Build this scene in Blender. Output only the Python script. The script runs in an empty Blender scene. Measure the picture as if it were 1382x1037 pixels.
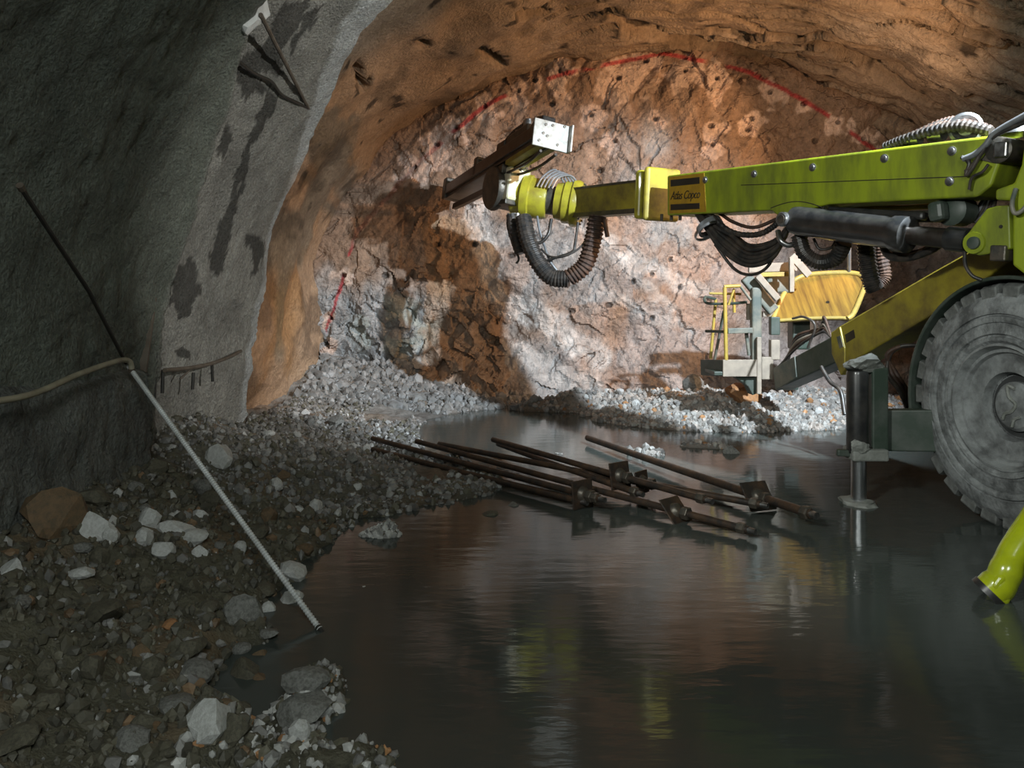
import bpy, math, random
import numpy as np
from mathutils import Vector, Matrix, Quaternion

random.seed(7)
RNG = np.random.default_rng(11)
SC = bpy.context.scene
COL = SC.collection
F, CU, CV, EYE = 1100.0, 691.0, 400.0, 1.5      # focal length and horizon in photo pixels (1382 x 1037), eye height in metres

# ------------------------------------------------------------------ camera, world, lights, exposure
cam_d = bpy.data.cameras.new('camera')
cam_d.sensor_fit = 'HORIZONTAL'; cam_d.sensor_width = 36.0
cam_d.lens = 36.0 * F / 1382.0
cam_d.shift_y = -(518.5 - CV) / 1382.0
cam_d.clip_start = 0.05; cam_d.clip_end = 100
cam = bpy.data.objects.new('camera', cam_d); COL.objects.link(cam)
cam.location = (0, 0, EYE); cam.rotation_euler = (math.pi / 2, 0, 0)
SC.camera = cam

world = bpy.data.worlds.new('world'); SC.world = world; world.use_nodes = True
world.node_tree.nodes['Background'].inputs[0].default_value = (0.55, 0.6, 0.6, 1)
world.node_tree.nodes['Background'].inputs[1].default_value = 0.05

def aim(o, target):
    o.rotation_euler = (Vector(target) - o.location).to_track_quat('-Z', 'Y').to_euler()

def spot(name, loc, target, watts, deg, blend, color, radius):
    d = bpy.data.lights.new(name, 'SPOT'); d.energy = watts; d.spot_size = math.radians(deg)
    d.spot_blend = blend; d.color = color; d.shadow_soft_size = radius
    o = bpy.data.objects.new(name, d); COL.objects.link(o); o.location = loc; aim(o, target); return o

def area(name, loc, target, watts, size, color):
    d = bpy.data.lights.new(name, 'AREA'); d.energy = watts; d.size = size; d.color = color
    o = bpy.data.objects.new(name, d); COL.objects.link(o); o.location = loc; aim(o, target); return o

# white work lamp on the rig's roof, warm lamp on its right side, added fills from the left and from behind the camera
spot('rig_roof_work_lamp', (3.9, 3.9, 4.2), (0.8, 12.0, -0.3), 4000, 60, 0.6, (0.80, 0.91, 1.0), 0.06)
spot('rig_side_work_lamp', (3.9, 3.2, 2.9), (-1.9, 7.6, 2.5), 820, 46, 0.6, (1.0, 0.99, 0.94), 0.08)
spot('rig_warm_work_lamp', (6.0, 8.0, 3.0), (-0.1, 12.0, 2.8), 760, 66, 0.3, (1.0, 0.56, 0.27), 0.12)
spot('rig_warm_roof_lamp', (4.6, 8.0, 2.9), (2.9, 10.9, 5.0), 270, 116, 0.8, (1.0, 0.6, 0.32), 0.12)
spot('wheel_fill_spot', (-1.5, 1.2, 3.0), (2.9, 5.8, 1.5), 560, 60, 0.5, (0.96, 1.0, 0.95), 0.15)  # added fill spot to brighten wheel, boom side and jack
area('rear_fill', (0.6, -2.2, 3.9), (0.2, 7.0, 0.6), 150, 1.6, (0.93, 1.0, 0.95))  # added soft fill from behind the camera

SC.view_settings.view_transform = 'Standard'
SC.view_settings.look = 'None'
SC.view_settings.exposure = 0.0
SC.view_settings.gamma = 1.0
SC.view_settings.use_curve_mapping = False

# ------------------------------------------------------------------ numeric helpers
def P(u, v, Y):
    return Vector(((u - CU) / F * Y, Y, EYE - (v - CV) / F * Y))

def proj(X, Y, Z):
    Yc = np.maximum(Y, 0.05)
    return CU + F * X / Yc, CV - F * (Z - EYE) / Yc

def sstep(a, b, x):
    t = np.clip((x - a) / (b - a), 0, 1); return t * t * (3 - 2 * t)

def hash3(i, j, k, seed):
    h = (i.astype(np.uint32) * np.uint32(374761393)) ^ (j.astype(np.uint32) * np.uint32(668265263)) ^ (k.astype(np.uint32) * np.uint32(2246822519)) ^ np.uint32(seed * 974711 + 12345)
    h = (h ^ (h >> np.uint32(13))) * np.uint32(1274126177)
    h = (h ^ (h >> np.uint32(16))) * np.uint32(2654435761)
    h = h ^ (h >> np.uint32(15))
    return h.astype(np.float64) / 4294967295.0 * 2 - 1

def vnoise(x, y, z, seed=0):
    x = np.asarray(x, float); y = np.asarray(y, float) + 0 * x; z = np.asarray(z, float) + 0 * x
    i, j, k = np.floor(x).astype(np.int64), np.floor(y).astype(np.int64), np.floor(z).astype(np.int64)
    fx, fy, fz = x - i, y - j, z - k
    fx, fy, fz = [t * t * t * (t * (t * 6 - 15) + 10) for t in (fx, fy, fz)]
    r = 0
    for a in (0, 1):
        for b in (0, 1):
            for c in (0, 1):
                w = (fx if a else 1 - fx) * (fy if b else 1 - fy) * (fz if c else 1 - fz)
                r = r + w * hash3(i + a, j + b, k + c, seed)
    return r

def fbm(x, y, z, octv=4, seed=0, gain=0.5):
    r, amp, s = 0, 1.0, 1.0
    for o in range(octv):
        r = r + amp * vnoise(np.asarray(x) * s, np.asarray(y) * s, np.asarray(z) * s, seed + o * 17)
        amp *= gain; s *= 2.03
    return r

def facets(a, b, n, box, tilt, off, rng):
    """blocky broken-rock relief: each cell a tilted plane"""
    sx = rng.uniform(box[0], box[1], n); sy = rng.uniform(box[2], box[3], n)
    tx = rng.normal(0, tilt, n); ty = rng.normal(0, tilt, n); of = rng.normal(0, off, n)
    A, B = a.ravel(), b.ravel(); out = np.empty(A.size)
    for s in range(0, A.size, 20000):
        dx = A[s:s + 20000, None] - sx; dy = B[s:s + 20000, None] - sy
        k = np.argmin(dx * dx + dy * dy, axis=1); r = np.arange(k.size)
        out[s:s + 20000] = dx[r, k] * tx[k] + dy[r, k] * ty[k] + of[k]
    return out.reshape(a.shape)

def in_poly(u, v, poly):
    inside = np.zeros(u.shape, bool); n = len(poly)
    for i in range(n):
        x1, y1 = poly[i]; x2, y2 = poly[(i + 1) % n]
        if y1 == y2: continue
        c = ((y1 > v) != (y2 > v)) & (u < (x2 - x1) * (v - y1) / (y2 - y1) + x1)
        inside ^= c
    return inside

def dist_poly(u, v, pts):
    d = np.full(u.shape, 1e9)
    for (x1, y1), (x2, y2) in zip(pts[:-1], pts[1:]):
        L = (x2 - x1) ** 2 + (y2 - y1) ** 2
        t = np.clip(((u - x1) * (x2 - x1) + (v - y1) * (y2 - y1)) / L, 0, 1)
        d = np.minimum(d, np.hypot(u - x1 - t * (x2 - x1), v - y1 - t * (y2 - y1)))
    return d

# ------------------------------------------------------------------ materials
MATS = {}
def new_mat(name):
    m = bpy.data.materials.new(name); m.use_nodes = True
    nt = m.node_tree; b = nt.nodes['Principled BSDF']; MATS[name] = m
    return m, nt, b

def node(nt, t, **kw):
    n = nt.nodes.new(t)
    for k, v in kw.items(): setattr(n, k, v)
    return n

def simple(name, col, rough=0.5, metal=0.0, dirt=None, dirt_amt=0.5, dirt_scale=6.0, bump=0.0, bump_scale=60.0, spec=0.5, stretch=None, coat=0.0):
    """paint / steel / rubber with a noise-driven film of dirt and a fine bump"""
    m, nt, b = new_mat(name)
    b.inputs['Roughness'].default_value = rough; b.inputs['Metallic'].default_value = metal
    b.inputs['Specular IOR Level'].default_value = spec
    b.inputs['Coat Weight'].default_value = coat
    tc = node(nt, 'ShaderNodeTexCoord'); mp = node(nt, 'ShaderNodeMapping')
    nt.links.new(tc.outputs['Object'], mp.inputs[0])
    if stretch: mp.inputs['Scale'].default_value = stretch
    nz = node(nt, 'ShaderNodeTexNoise'); nz.inputs['Scale'].default_value = dirt_scale
    nz.inputs['Detail'].default_value = 8; nz.inputs['Roughness'].default_value = 0.65
    nt.links.new(mp.outputs[0], nz.inputs['Vector'])
    rp = node(nt, 'ShaderNodeValToRGB')
    rp.color_ramp.elements[0].position = 0.40; rp.color_ramp.elements[1].position = 0.64
    rp.color_ramp.elements[0].color = (0, 0, 0, 1); rp.color_ramp.elements[1].color = (dirt_amt,) * 3 + (1,)
    nt.links.new(nz.outputs[0], rp.inputs[0])
    mx = node(nt, 'ShaderNodeMix', data_type='RGBA')
    mx.inputs['A'].default_value = (*col, 1); mx.inputs['B'].default_value = (*(dirt or [c * 0.35 for c in col]), 1)
    nt.links.new(rp.outputs[0], mx.inputs['Factor']); nt.links.new(mx.outputs['Result'], b.inputs['Base Color'])
    if bump:
        n2 = node(nt, 'ShaderNodeTexNoise'); n2.inputs['Scale'].default_value = bump_scale; n2.inputs['Detail'].default_value = 6
        nt.links.new(mp.outputs[0], n2.inputs['Vector'])
        bp = node(nt, 'ShaderNodeBump'); bp.inputs['Strength'].default_value = bump; bp.inputs['Distance'].default_value = 0.01
        nt.links.new(n2.outputs[0], bp.inputs['Height']); nt.links.new(bp.outputs[0], b.inputs['Normal'])
    return m

def attr_mat(name, rough=0.8, var=0.35, vscale=9.0, bump=0.6, bscale=28.0, bdist=0.03, spec=0.4):
    """colour from the mesh's Col attribute, broken up by noise, with relief"""
    m, nt, b = new_mat(name)
    b.inputs['Roughness'].default_value = rough; b.inputs['Specular IOR Level'].default_value = spec
    at = node(nt, 'ShaderNodeAttribute', attribute_name='Col')
    tc = node(nt, 'ShaderNodeTexCoord')
    nz = node(nt, 'ShaderNodeTexNoise'); nz.inputs['Scale'].default_value = vscale; nz.inputs['Detail'].default_value = 9; nz.inputs['Roughness'].default_value = 0.7
    nt.links.new(tc.outputs['Object'], nz.inputs['Vector'])
    mr = node(nt, 'ShaderNodeMapRange')
    mr.inputs['From Min'].default_value = 0.25; mr.inputs['From Max'].default_value = 0.75
    mr.inputs['To Min'].default_value = 1 - var; mr.inputs['To Max'].default_value = 1 + var
    nt.links.new(nz.outputs[0], mr.inputs['Value'])
    mx = node(nt, 'ShaderNodeMix', data_type='RGBA', blend_type='MULTIPLY'); mx.inputs['Factor'].default_value = 1
    nt.links.new(at.outputs['Color'], mx.inputs['A']); nt.links.new(mr.outputs[0], mx.inputs['B'])
    nt.links.new(mx.outputs['Result'], b.inputs['Base Color'])
    n2 = node(nt, 'ShaderNodeTexNoise'); n2.inputs['Scale'].default_value = bscale; n2.inputs['Detail'].default_value = 8; n2.inputs['Roughness'].default_value = 0.6
    nt.links.new(tc.outputs['Object'], n2.inputs['Vector'])
    bp = node(nt, 'ShaderNodeBump'); bp.inputs['Strength'].default_value = bump; bp.inputs['Distance'].default_value = bdist
    nt.links.new(n2.outputs[0], bp.inputs['Height']); nt.links.new(bp.outputs[0], b.inputs['Normal'])
    return m

attr_mat('shotcrete', 0.75, 0.5, 40, 1.0, 42, 0.05, 0.3)
attr_mat('rock_roof', 0.7, 0.4, 16, 0.9, 30, 0.045, 0.35)
attr_mat('rock_face', 0.6, 0.45, 14, 0.9, 20, 0.06, 0.5)
attr_mat('ground', 0.6, 0.4, 20, 0.9, 45, 0.02, 0.4)
attr_mat('gravel', 0.55, 0.3, 12, 0.5, 50, 0.01, 0.5)
simple('stone_pale', (0.66, 0.67, 0.66), 0.7, dirt=(0.4, 0.4, 0.38), dirt_amt=0.7, bump=0.5, bump_scale=25)
simple('stone_grey', (0.25, 0.25, 0.235), 0.65, dirt=(0.1, 0.1, 0.09), dirt_amt=0.9, bump=0.5, bump_scale=25)
simple('stone_earth', (0.14, 0.13, 0.092), 0.75, dirt=(0.07, 0.065, 0.05), dirt_amt=0.9, bump=0.5, bump_scale=25)
simple('stone_rust', (0.19, 0.12, 0.065), 0.75, dirt=(0.1, 0.08, 0.05), dirt_amt=0.9, bump=0.5, bump_scale=25)
simple('stone_orange', (0.45, 0.22, 0.09), 0.75, dirt=(0.25, 0.14, 0.08), dirt_amt=0.8, bump=0.5, bump_scale=25)
simple('lime_paint', (0.27, 0.33, 0.012), 0.5, dirt=(0.11, 0.13, 0.02), dirt_amt=0.8, dirt_scale=3.2, stretch=(1.6, 1.6, 0.45))
simple('lime_gloss', (0.38, 0.44, 0.008), 0.22, dirt=(0.22, 0.26, 0.02), dirt_amt=0.6, dirt_scale=5, coat=0.6, bump=0.15, bump_scale=20)
simple('yellow_paint', (0.42, 0.38, 0.03), 0.35, dirt=(0.22, 0.17, 0.03), dirt_amt=0.9, dirt_scale=3.5, coat=0.3)
simple('yellow_dull', (0.4, 0.33, 0.03), 0.45, dirt=(0.14, 0.1, 0.03), dirt_amt=0.95, dirt_scale=2.5)
simple('yellow_wood', (0.34, 0.2, 0.035), 0.45, dirt=(0.13, 0.065, 0.018), dirt_amt=0.9, dirt_scale=5, stretch=(4.0, 0.3, 0.3))
simple('yellow_rim', (0.45, 0.33, 0.08), 0.45, dirt=(0.32, 0.24, 0.08), dirt_amt=0.8, dirt_scale=14)
simple('decal_amber', (0.42, 0.24, 0.015), 0.4, dirt=(0.2, 0.12, 0.02), dirt_amt=0.6, dirt_scale=9)
simple('decal_black', (0.025, 0.02, 0.015), 0.45)
simple('white_paint', (0.5, 0.5, 0.47), 0.45, dirt=(0.2, 0.17, 0.12), dirt_amt=0.75, dirt_scale=11)
simple('white_scuffed', (0.78, 0.76, 0.62), 0.45, dirt=(0.5, 0.45, 0.08), dirt_amt=0.6, dirt_scale=7)
simple('dark_steel', (0.07, 0.068, 0.06), 0.42, metal=0.55, dirt=(0.16, 0.13, 0.1), dirt_amt=0.8, dirt_scale=9, bump=0.2)
simple('rail_steel', (0.12, 0.11, 0.1), 0.35, metal=0.8, dirt=(0.08, 0.06, 0.05), dirt_amt=0.9, dirt_scale=7)
simple('worn_steel', (0.4, 0.4, 0.4), 0.32, metal=0.9, dirt=(0.12, 0.11, 0.1), dirt_amt=0.8, dirt_scale=12)
simple('chrome', (0.75, 0.77, 0.8), 0.28, metal=1.0, dirt=(0.4, 0.42, 0.44), dirt_amt=0.4)
simple('black_paint', (0.014, 0.015, 0.016), 0.35, dirt=(0.06, 0.056, 0.05), dirt_amt=0.6, dirt_scale=8, coat=0.3)
simple('hose_rubber', (0.02, 0.02, 0.02), 0.38, dirt=(0.09, 0.07, 0.055), dirt_amt=0.7, dirt_scale=12)
simple('hose_brown', (0.085, 0.045, 0.028), 0.6, dirt=(0.03, 0.02, 0.018), dirt_amt=0.9, dirt_scale=10, bump=0.4)
simple('grey_tube', (0.25, 0.26, 0.27), 0.35, metal=0.3)
simple('tire_rubber', (0.29, 0.305, 0.305), 0.75, dirt=(0.085, 0.09, 0.09), dirt_amt=0.95, dirt_scale=7, bump=0.8, bump_scale=45)
simple('tire_lug', (0.1, 0.105, 0.1), 0.7, dirt=(0.24, 0.25, 0.24), dirt_amt=0.8, dirt_scale=9, bump=0.5)
simple('wheel_rim', (0.29, 0.305, 0.305), 0.55, dirt=(0.09, 0.093, 0.093), dirt_amt=0.9, dirt_scale=6, bump=0.3)
simple('wheel_well', (0.05, 0.052, 0.052), 0.7)
simple('frame_green', (0.035, 0.055, 0.04), 0.45, dirt=(0.1, 0.11, 0.1), dirt_amt=0.6, dirt_scale=5)
simple('basket_grey', (0.085, 0.105, 0.092), 0.5, dirt=(0.3, 0.26, 0.2), dirt_amt=0.6, dirt_scale=5)
simple('basket_beige', (0.34, 0.285, 0.225), 0.65, dirt=(0.2, 0.17, 0.14), dirt_amt=0.7, dirt_scale=8)
simple('basket_yellow', (0.42, 0.31, 0.05), 0.5, dirt=(0.35, 0.22, 0.06), dirt_amt=0.8, dirt_scale=14)
simple('mud_grey', (0.27, 0.28, 0.26), 0.7, dirt=(0.16, 0.17, 0.15), dirt_amt=0.8, bump=0.7, bump_scale=40)
simple('bolt_steel', (0.035, 0.03, 0.027), 0.4, metal=0.3, dirt=(0.12, 0.07, 0.04), dirt_amt=0.75, dirt_scale=10, bump=0.3)
simple('galvanised', (0.82, 0.85, 0.86), 0.45, metal=0.15, dirt=(0.42, 0.43, 0.41), dirt_amt=0.6)
simple('rusty_bar', (0.14, 0.115, 0.09), 0.7, dirt=(0.07, 0.05, 0.035), dirt_amt=0.7, dirt_scale=9)
simple('dark_bar', (0.03, 0.028, 0.024), 0.6)
simple('cream_hose', (0.38, 0.35, 0.26), 0.55, dirt=(0.18, 0.16, 0.11), dirt_amt=0.7)

# muddy standing water
m, nt, b = new_mat('water')
b.inputs['Base Color'].default_value = (0.06, 0.07, 0.064, 1)
b.inputs['Roughness'].default_value = 0.13; b.inputs['IOR'].default_value = 1.33; b.inputs['Specular IOR Level'].default_value = 0.5
tc = node(nt, 'ShaderNodeTexCoord'); mp = node(nt, 'ShaderNodeMapping'); mp.inputs['Scale'].default_value = (1.0, 3.2, 1)
nt.links.new(tc.outputs['Object'], mp.inputs[0])
nz = node(nt, 'ShaderNodeTexNoise'); nz.inputs['Scale'].default_value = 2.6; nz.inputs['Detail'].default_value = 5
nt.links.new(mp.outputs[0], nz.inputs['Vector'])
bp = node(nt, 'ShaderNodeBump'); bp.inputs['Strength'].default_value = 0.1; bp.inputs['Distance'].default_value = 0.03
nt.links.new(nz.outputs[0], bp.inputs['Height']); nt.links.new(bp.outputs[0], b.inputs['Normal'])
n3 = node(nt, 'ShaderNodeTexNoise'); n3.inputs['Scale'].default_value = 1.1; n3.inputs['Detail'].default_value = 4
nt.links.new(tc.outputs['Object'], n3.inputs['Vector'])
mr = node(nt, 'ShaderNodeMapRange'); mr.inputs['To Min'].default_value = 0.04; mr.inputs['To Max'].default_value = 0.15
nt.links.new(n3.outputs[0], mr.inputs['Value']); nt.links.new(mr.outputs[0], b.inputs['Roughness'])

# ------------------------------------------------------------------ mesh and object helpers
ORG = {}     # world position of each object
def tag(o, label=None, cat=None, group=None, kind=None):
    if label: o['label'] = label
    if cat: o['category'] = cat
    if group: o['group'] = group
    if kind: o['kind'] = kind
    return o

def link(name, me, mat, parent=None, world=(0, 0, 0)):
    o = bpy.data.objects.new(name, me); COL.objects.link(o)
    if mat: me.materials.append(MATS[mat])
    ORG[o.name] = Vector(world)
    if parent:
        o.parent = parent; o.location = Vector(world) - ORG[parent.name]
    else:
        o.location = world
    return o

def empty(name, loc):
    o = bpy.data.objects.new(name, None); COL.objects.link(o); o.location = loc
    o.empty_display_size = 0.1; ORG[o.name] = Vector(loc); return o

def fast_mesh(name, V, faces, col=None, smooth=True):
    """V (n,3), faces (m,k) integer array of one face size"""
    me = bpy.data.meshes.new(name); V = np.ascontiguousarray(V, np.float32); faces = np.ascontiguousarray(faces, np.int32)
    m_, k = faces.shape
    me.vertices.add(len(V)); me.vertices.foreach_set('co', V.ravel())
    me.loops.add(m_ * k); me.loops.foreach_set('vertex_index', faces.ravel())
    me.polygons.add(m_); me.polygons.foreach_set('loop_start', np.arange(0, m_ * k, k, dtype=np.int32))
    me.polygons.foreach_set('use_smooth', np.full(m_, smooth))
    me.update(calc_edges=True)
    if col is not None:
        c = np.ones((len(V), 4), np.float32); c[:, :3] = col
        at = me.attributes.new('Col', 'FLOAT_COLOR', 'POINT'); at.data.foreach_set('color', c.ravel())
    return me

def grid_faces(n, m_, flip=False):
    i, j = np.meshgrid(np.arange(n - 1), np.arange(m_ - 1), indexing='ij')
    a = (i * m_ + j).ravel(); b_ = a + 1; c = a + m_ + 1; d = a + m_
    return np.stack([a, d, c, b_] if flip else [a, b_, c, d], 1)

def frame(d, up=Vector((0, 0, 1))):
    d = Vector(d).normalized(); s = d.cross(up)
    if s.length < 1e-4: s = d.cross(Vector((0, 1, 0)))
    s.normalize(); return d, s, s.cross(d).normalized()

def smooth_path(pts, n=8):
    pts = [Vector(p) for p in pts]; q = [pts[0] * 2 - pts[1]] + pts + [pts[-1] * 2 - pts[-2]]; out = []
    for i in range(1, len(q) - 2):
        p0, p1, p2, p3 = q[i - 1:i + 3]
        for k in range(n):
            t = k / n
            out.append(0.5 * ((2 * p1) + (p2 - p0) * t + (2 * p0 - 5 * p1 + 4 * p2 - p3) * t * t + (3 * p1 - p0 - 3 * p2 + p3) * t ** 3))
    out.append(pts[-1]); return out

class MB:
    """collects world-space shapes for ONE mesh object"""
    def __init__(s): s.v = []; s.f = []
    def add(s, vs, fs):
        o = len(s.v); s.v += [Vector(p) for p in vs]; s.f += [tuple(i + o for i in f) for f in fs]; return s
    def box(s, c, size, R=None):
        R = R or Matrix.Identity(3); c = Vector(c); h = [x / 2 for x in size]
        vs = [c + R @ Vector((x * h[0], y * h[1], z * h[2])) for x in (-1, 1) for y in (-1, 1) for z in (-1, 1)]
        return s.add(vs, [(0, 1, 3, 2), (4, 6, 7, 5), (0, 4, 5, 1), (2, 3, 7, 6), (0, 2, 6, 4), (1, 5, 7, 3)])
    def beam(s, a, b_, w, h, up=Vector((0, 0, 1)), w2=None, h2=None):
        a, b_ = Vector(a), Vector(b_); d, sd, u = frame(b_ - a, up); w2 = w2 or w; h2 = h2 or h; vs = []
        for p, ww, hh in ((a, w, h), (b_, w2, h2)):
            vs += [p + sd * (x * ww / 2) + u * (y * hh / 2) for x, y in ((-1, -1), (1, -1), (1, 1), (-1, 1))]
        return s.add(vs, [(0, 1, 2, 3), (7, 6, 5, 4), (0, 4, 5, 1), (1, 5, 6, 2), (2, 6, 7, 3), (3, 7, 4, 0)])
    def prism(s, pts, off):
        n = len(pts); off = Vector(off); vs = [Vector(p) for p in pts] + [Vector(p) + off for p in pts]
        return s.add(vs, [tuple(range(n)), tuple(range(2 * n - 1, n - 1, -1))] + [(i, n + i, n + (i + 1) % n, (i + 1) % n) for i in range(n)])
    def tube(s, pts, r, seg=10, cap=True):
        pts = [Vector(p) for p in pts]; n = len(pts); rs = r if hasattr(r, '__len__') else [r] * n
        t0 = (pts[1] - pts[0]).normalized(); _, nx, _ = frame(t0); vs = []; fs = []
        for i, p in enumerate(pts):
            t = (pts[min(i + 1, n - 1)] - pts[max(i - 1, 0)]).normalized()
            nx = (nx - t * nx.dot(t)).normalized(); by = t.cross(nx)
            vs += [p + (nx * math.cos(2 * math.pi * k / seg) + by * math.sin(2 * math.pi * k / seg)) * rs[i] for k in range(seg)]
        for i in range(n - 1):
            fs += [(i * seg + k, i * seg + (k + 1) % seg, (i + 1) * seg + (k + 1) % seg, (i + 1) * seg + k) for k in range(seg)]
        if cap: fs += [tuple(range(seg - 1, -1, -1)), tuple(range((n - 1) * seg, n * seg))]
        return s.add(vs, fs)
    def lathe(s, c, axis, prof, seg=40, close=False):
        """prof: (distance along axis, radius)"""
        d, sd, u = frame(axis); c = Vector(c); vs = []; n = len(prof); fs = []
        for h, r in prof:
            vs += [c + d * h + (sd * math.cos(2 * math.pi * k / seg) + u * math.sin(2 * math.pi * k / seg)) * max(r, 1e-4) for k in range(seg)]
        for i in range(n if close else n - 1):
            j = (i + 1) % n
            fs += [(i * seg + k, i * seg + (k + 1) % seg, j * seg + (k + 1) % seg, j * seg + k) for k in range(seg)]
        if not close: fs += [tuple(range(seg - 1, -1, -1)), tuple(range((n - 1) * seg, n * seg))]
        return s.add(vs, fs)
    def build(s, name, mat, parent=None, smooth=False, bevel=0.0, seg=2, origin=None):
        V = np.array([tuple(p) for p in s.v]); c = Vector(origin) if origin else Vector((V.min(0) + V.max(0)) / 2)
        me = bpy.data.meshes.new(name); me.from_pydata([tuple(p - c) for p in s.v], [], s.f)
        import bmesh
        bm = bmesh.new(); bm.from_mesh(me); bmesh.ops.recalc_face_normals(bm, faces=bm.faces); bm.to_mesh(me); bm.free()
        me.update()
        o = link(name, me, mat, parent, c)
        if smooth:
            me.polygons.foreach_set('use_smooth', np.full(len(me.polygons), True))
            me.set_sharp_from_angle(angle=math.radians(38))
        if bevel:
            md = o.modifiers.new('bevel', 'BEVEL'); md.width = bevel; md.segments = seg; md.limit_method = 'ANGLE'
        return o

# ------------------------------------------------------------------ the tunnel shell
CX, A, B, SZ = 2.2, 4.9, 3.55, 1.5              # arch: centre, half span, rise, springing height
def profile(q, inset):
    """q<0 left leg, 0..pi arch, >pi right leg; inset moves the surface into the tunnel"""
    th = np.clip(q, 0, math.pi)
    X = CX - (A - inset) * np.cos(th); Z = SZ + (B - inset) * np.sin(th)
    leg = np.minimum(q, 0); X = X + 0.05 * leg; Z = Z + leg
    leg = np.maximum(q - math.pi, 0); X = X + 0.05 * leg; Z = Z - leg
    return X, Z

def ray_shell(u, v, inset):
    """where the line of sight through a photo point meets the arch: q, Y"""
    du, dv = (u - CU) / F, -(v - CV) / F; a, b_ = A - inset, B - inset
    if dv > 0:
        qa = du * du / a ** 2 + dv * dv / b_ ** 2; qb = -2 * CX * du / a ** 2; qc = CX ** 2 / a ** 2 - 1
        Y = (-qb + math.sqrt(qb * qb - 4 * qa * qc)) / (2 * qa)
        return math.atan2((dv * Y) / b_, (CX - du * Y) / a), Y
    Y = (CX - a) / du
    return dv * Y, Y

def curve_on_shell(pts, inset):
    qy = sorted(ray_shell(u, v, inset) for u, v in pts)
    return np.array([p[0] for p in qy]), np.array([p[1] for p in qy])

EDGE = curve_on_shell([(336, 590), (340, 560), (345, 480), (353, 400), (365, 350), (400, 240), (440, 140), (480, 60), (525, 0)], 0.13)
RIDGE = curve_on_shell([(205, 640), (208, 560), (212, 480), (218, 400), (232, 330), (248, 280), (272, 190), (300, 110), (330, 20), (338, 0)], 0.2)
y_edge = lambda q: np.interp(q, *EDGE) + 0.05 * vnoise(q * 7, 0 * q, 0 * q, 3) + 0.02 * vnoise(q * 23, 0 * q, 0 * q, 4)
y_ridge = lambda q: np.interp(q, *RIDGE) + 0.04 * vnoise(q * 9, 0 * q, 0 * q, 5)

def shell_patch(name, mat, q0, q1, nq, tY, yfun, inset, disp, colfun):
    q = np.linspace(q0, q1, nq)[:, None] + 0 * tY[None, :]
    Y = yfun(q, tY[None, :] + 0 * q)
    ins = inset(q, Y); X, Z = profile(q, ins)
    th = np.clip(q, 0, math.pi); nx, nz_ = np.cos(th) / A, -np.sin(th) / B
    L = np.hypot(nx, nz_); nx, nz_ = nx / L, nz_ / L
    d = disp(X, Y, Z, q); X = X + nx * d; Z = Z + nz_ * d
    V = np.stack([X, Y, Z], -1).reshape(-1, 3)
    me = fast_mesh(name, V, grid_faces(*q.shape), colfun(X, Y, Z, q).reshape(-1, 3))
    return link(name, me, mat)

STAINS = [
    [(232, 372), (246, 352), (262, 352), (269, 372), (267, 405), (252, 430), (238, 432), (231, 410)],
    [(280, 345), (295, 318), (300, 300), (312, 296), (316, 310), (306, 340), (302, 368), (290, 372), (281, 362)],
    [(300, 300), (314, 300), (326, 255), (336, 215), (352, 180), (368, 150), (376, 128), (362, 120), (345, 165), (330, 195), (318, 240)],
    [(296, 190), (300, 170), (309, 168), (311, 180), (306, 212), (298, 216)],
    [(330, 315), (350, 318), (358, 330), (352, 350), (344, 375), (338, 372), (342, 345), (331, 330)],
    [(320, 82), (340, 70), (365, 45), (385, 0), (418, 0), (408, 30), (388, 55), (376, 75), (384, 100), (372, 108), (362, 95), (350, 100), (338, 130), (332, 138), (322, 125)],
    [(388, 78), (398, 52), (412, 22), (420, 8), (438, 2), (428, 25), (410, 45), (396, 75)],
    [(342, 95), (356, 112), (362, 128), (350, 132), (340, 118)],
    [(236, 472), (252, 468), (262, 478), (258, 488), (240, 486)],
]
def lining_col(X, Y, Z, q):
    u, v = proj(X, Y, Z)
    ju = u + 5 * fbm(X * 9, Y * 9, Z * 9, 3, 40); jv = v + 5 * fbm(X * 9, Y * 9, Z * 9, 3, 50)
    c = np.empty(X.shape + (3,)); c[:] = (0.36, 0.355, 0.325)
    mott = fbm(X * 3, Y * 3, Z * 3, 4, 60)[..., None]
    c *= 1 + 0.22 * mott
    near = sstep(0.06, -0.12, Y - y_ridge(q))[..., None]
    c = c * (1 - near) + c * np.array((0.5, 0.56, 0.52)) * near            # near bay darker and greener: its lack of lamp light put into the colour
    st = np.zeros(X.shape, bool)
    for p in STAINS: st |= in_poly(ju, jv, p)
    st &= (Y > y_ridge(q) - 0.05) & (Y > 3)
    c[st] *= 0.3
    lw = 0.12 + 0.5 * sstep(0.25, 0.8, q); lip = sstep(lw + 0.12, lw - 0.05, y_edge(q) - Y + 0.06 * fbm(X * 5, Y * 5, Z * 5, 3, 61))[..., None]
    c = c * (1 - lip) + np.array((0.62, 0.64, 0.64)) * lip                     # cold-lit edge strip of the sprayed concrete painted paler
    return c

def lining_disp(X, Y, Z, q):
    d = 0.05 * fbm(X * 0.9, Y * 0.9, Z * 0.9, 3, 70) + 0.014 * fbm(X * 9, Y * 9, Z * 9, 3, 71) + 0.006 * fbm(X * 34, Y * 34, Z * 34, 2, 72)
    return d

def lining_inset(q, Y):
    r = Y - y_ridge(q)
    return 0.13 + 0.16 * sstep(0.03, -0.02, r) + 0.0 * q

def y_lining(q, t):
    # t 0..1 behind and near, 1..2 to the ridge, 2..3 ridge to edge
    e, r = y_edge(q), y_ridge(q)
    y = np.where(t < 1, -4 + t * 6.5, np.where(t < 2, 2.5 + (t - 1) * (r - 2.5), r + (t - 2) * (e - r)))
    return y

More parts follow.
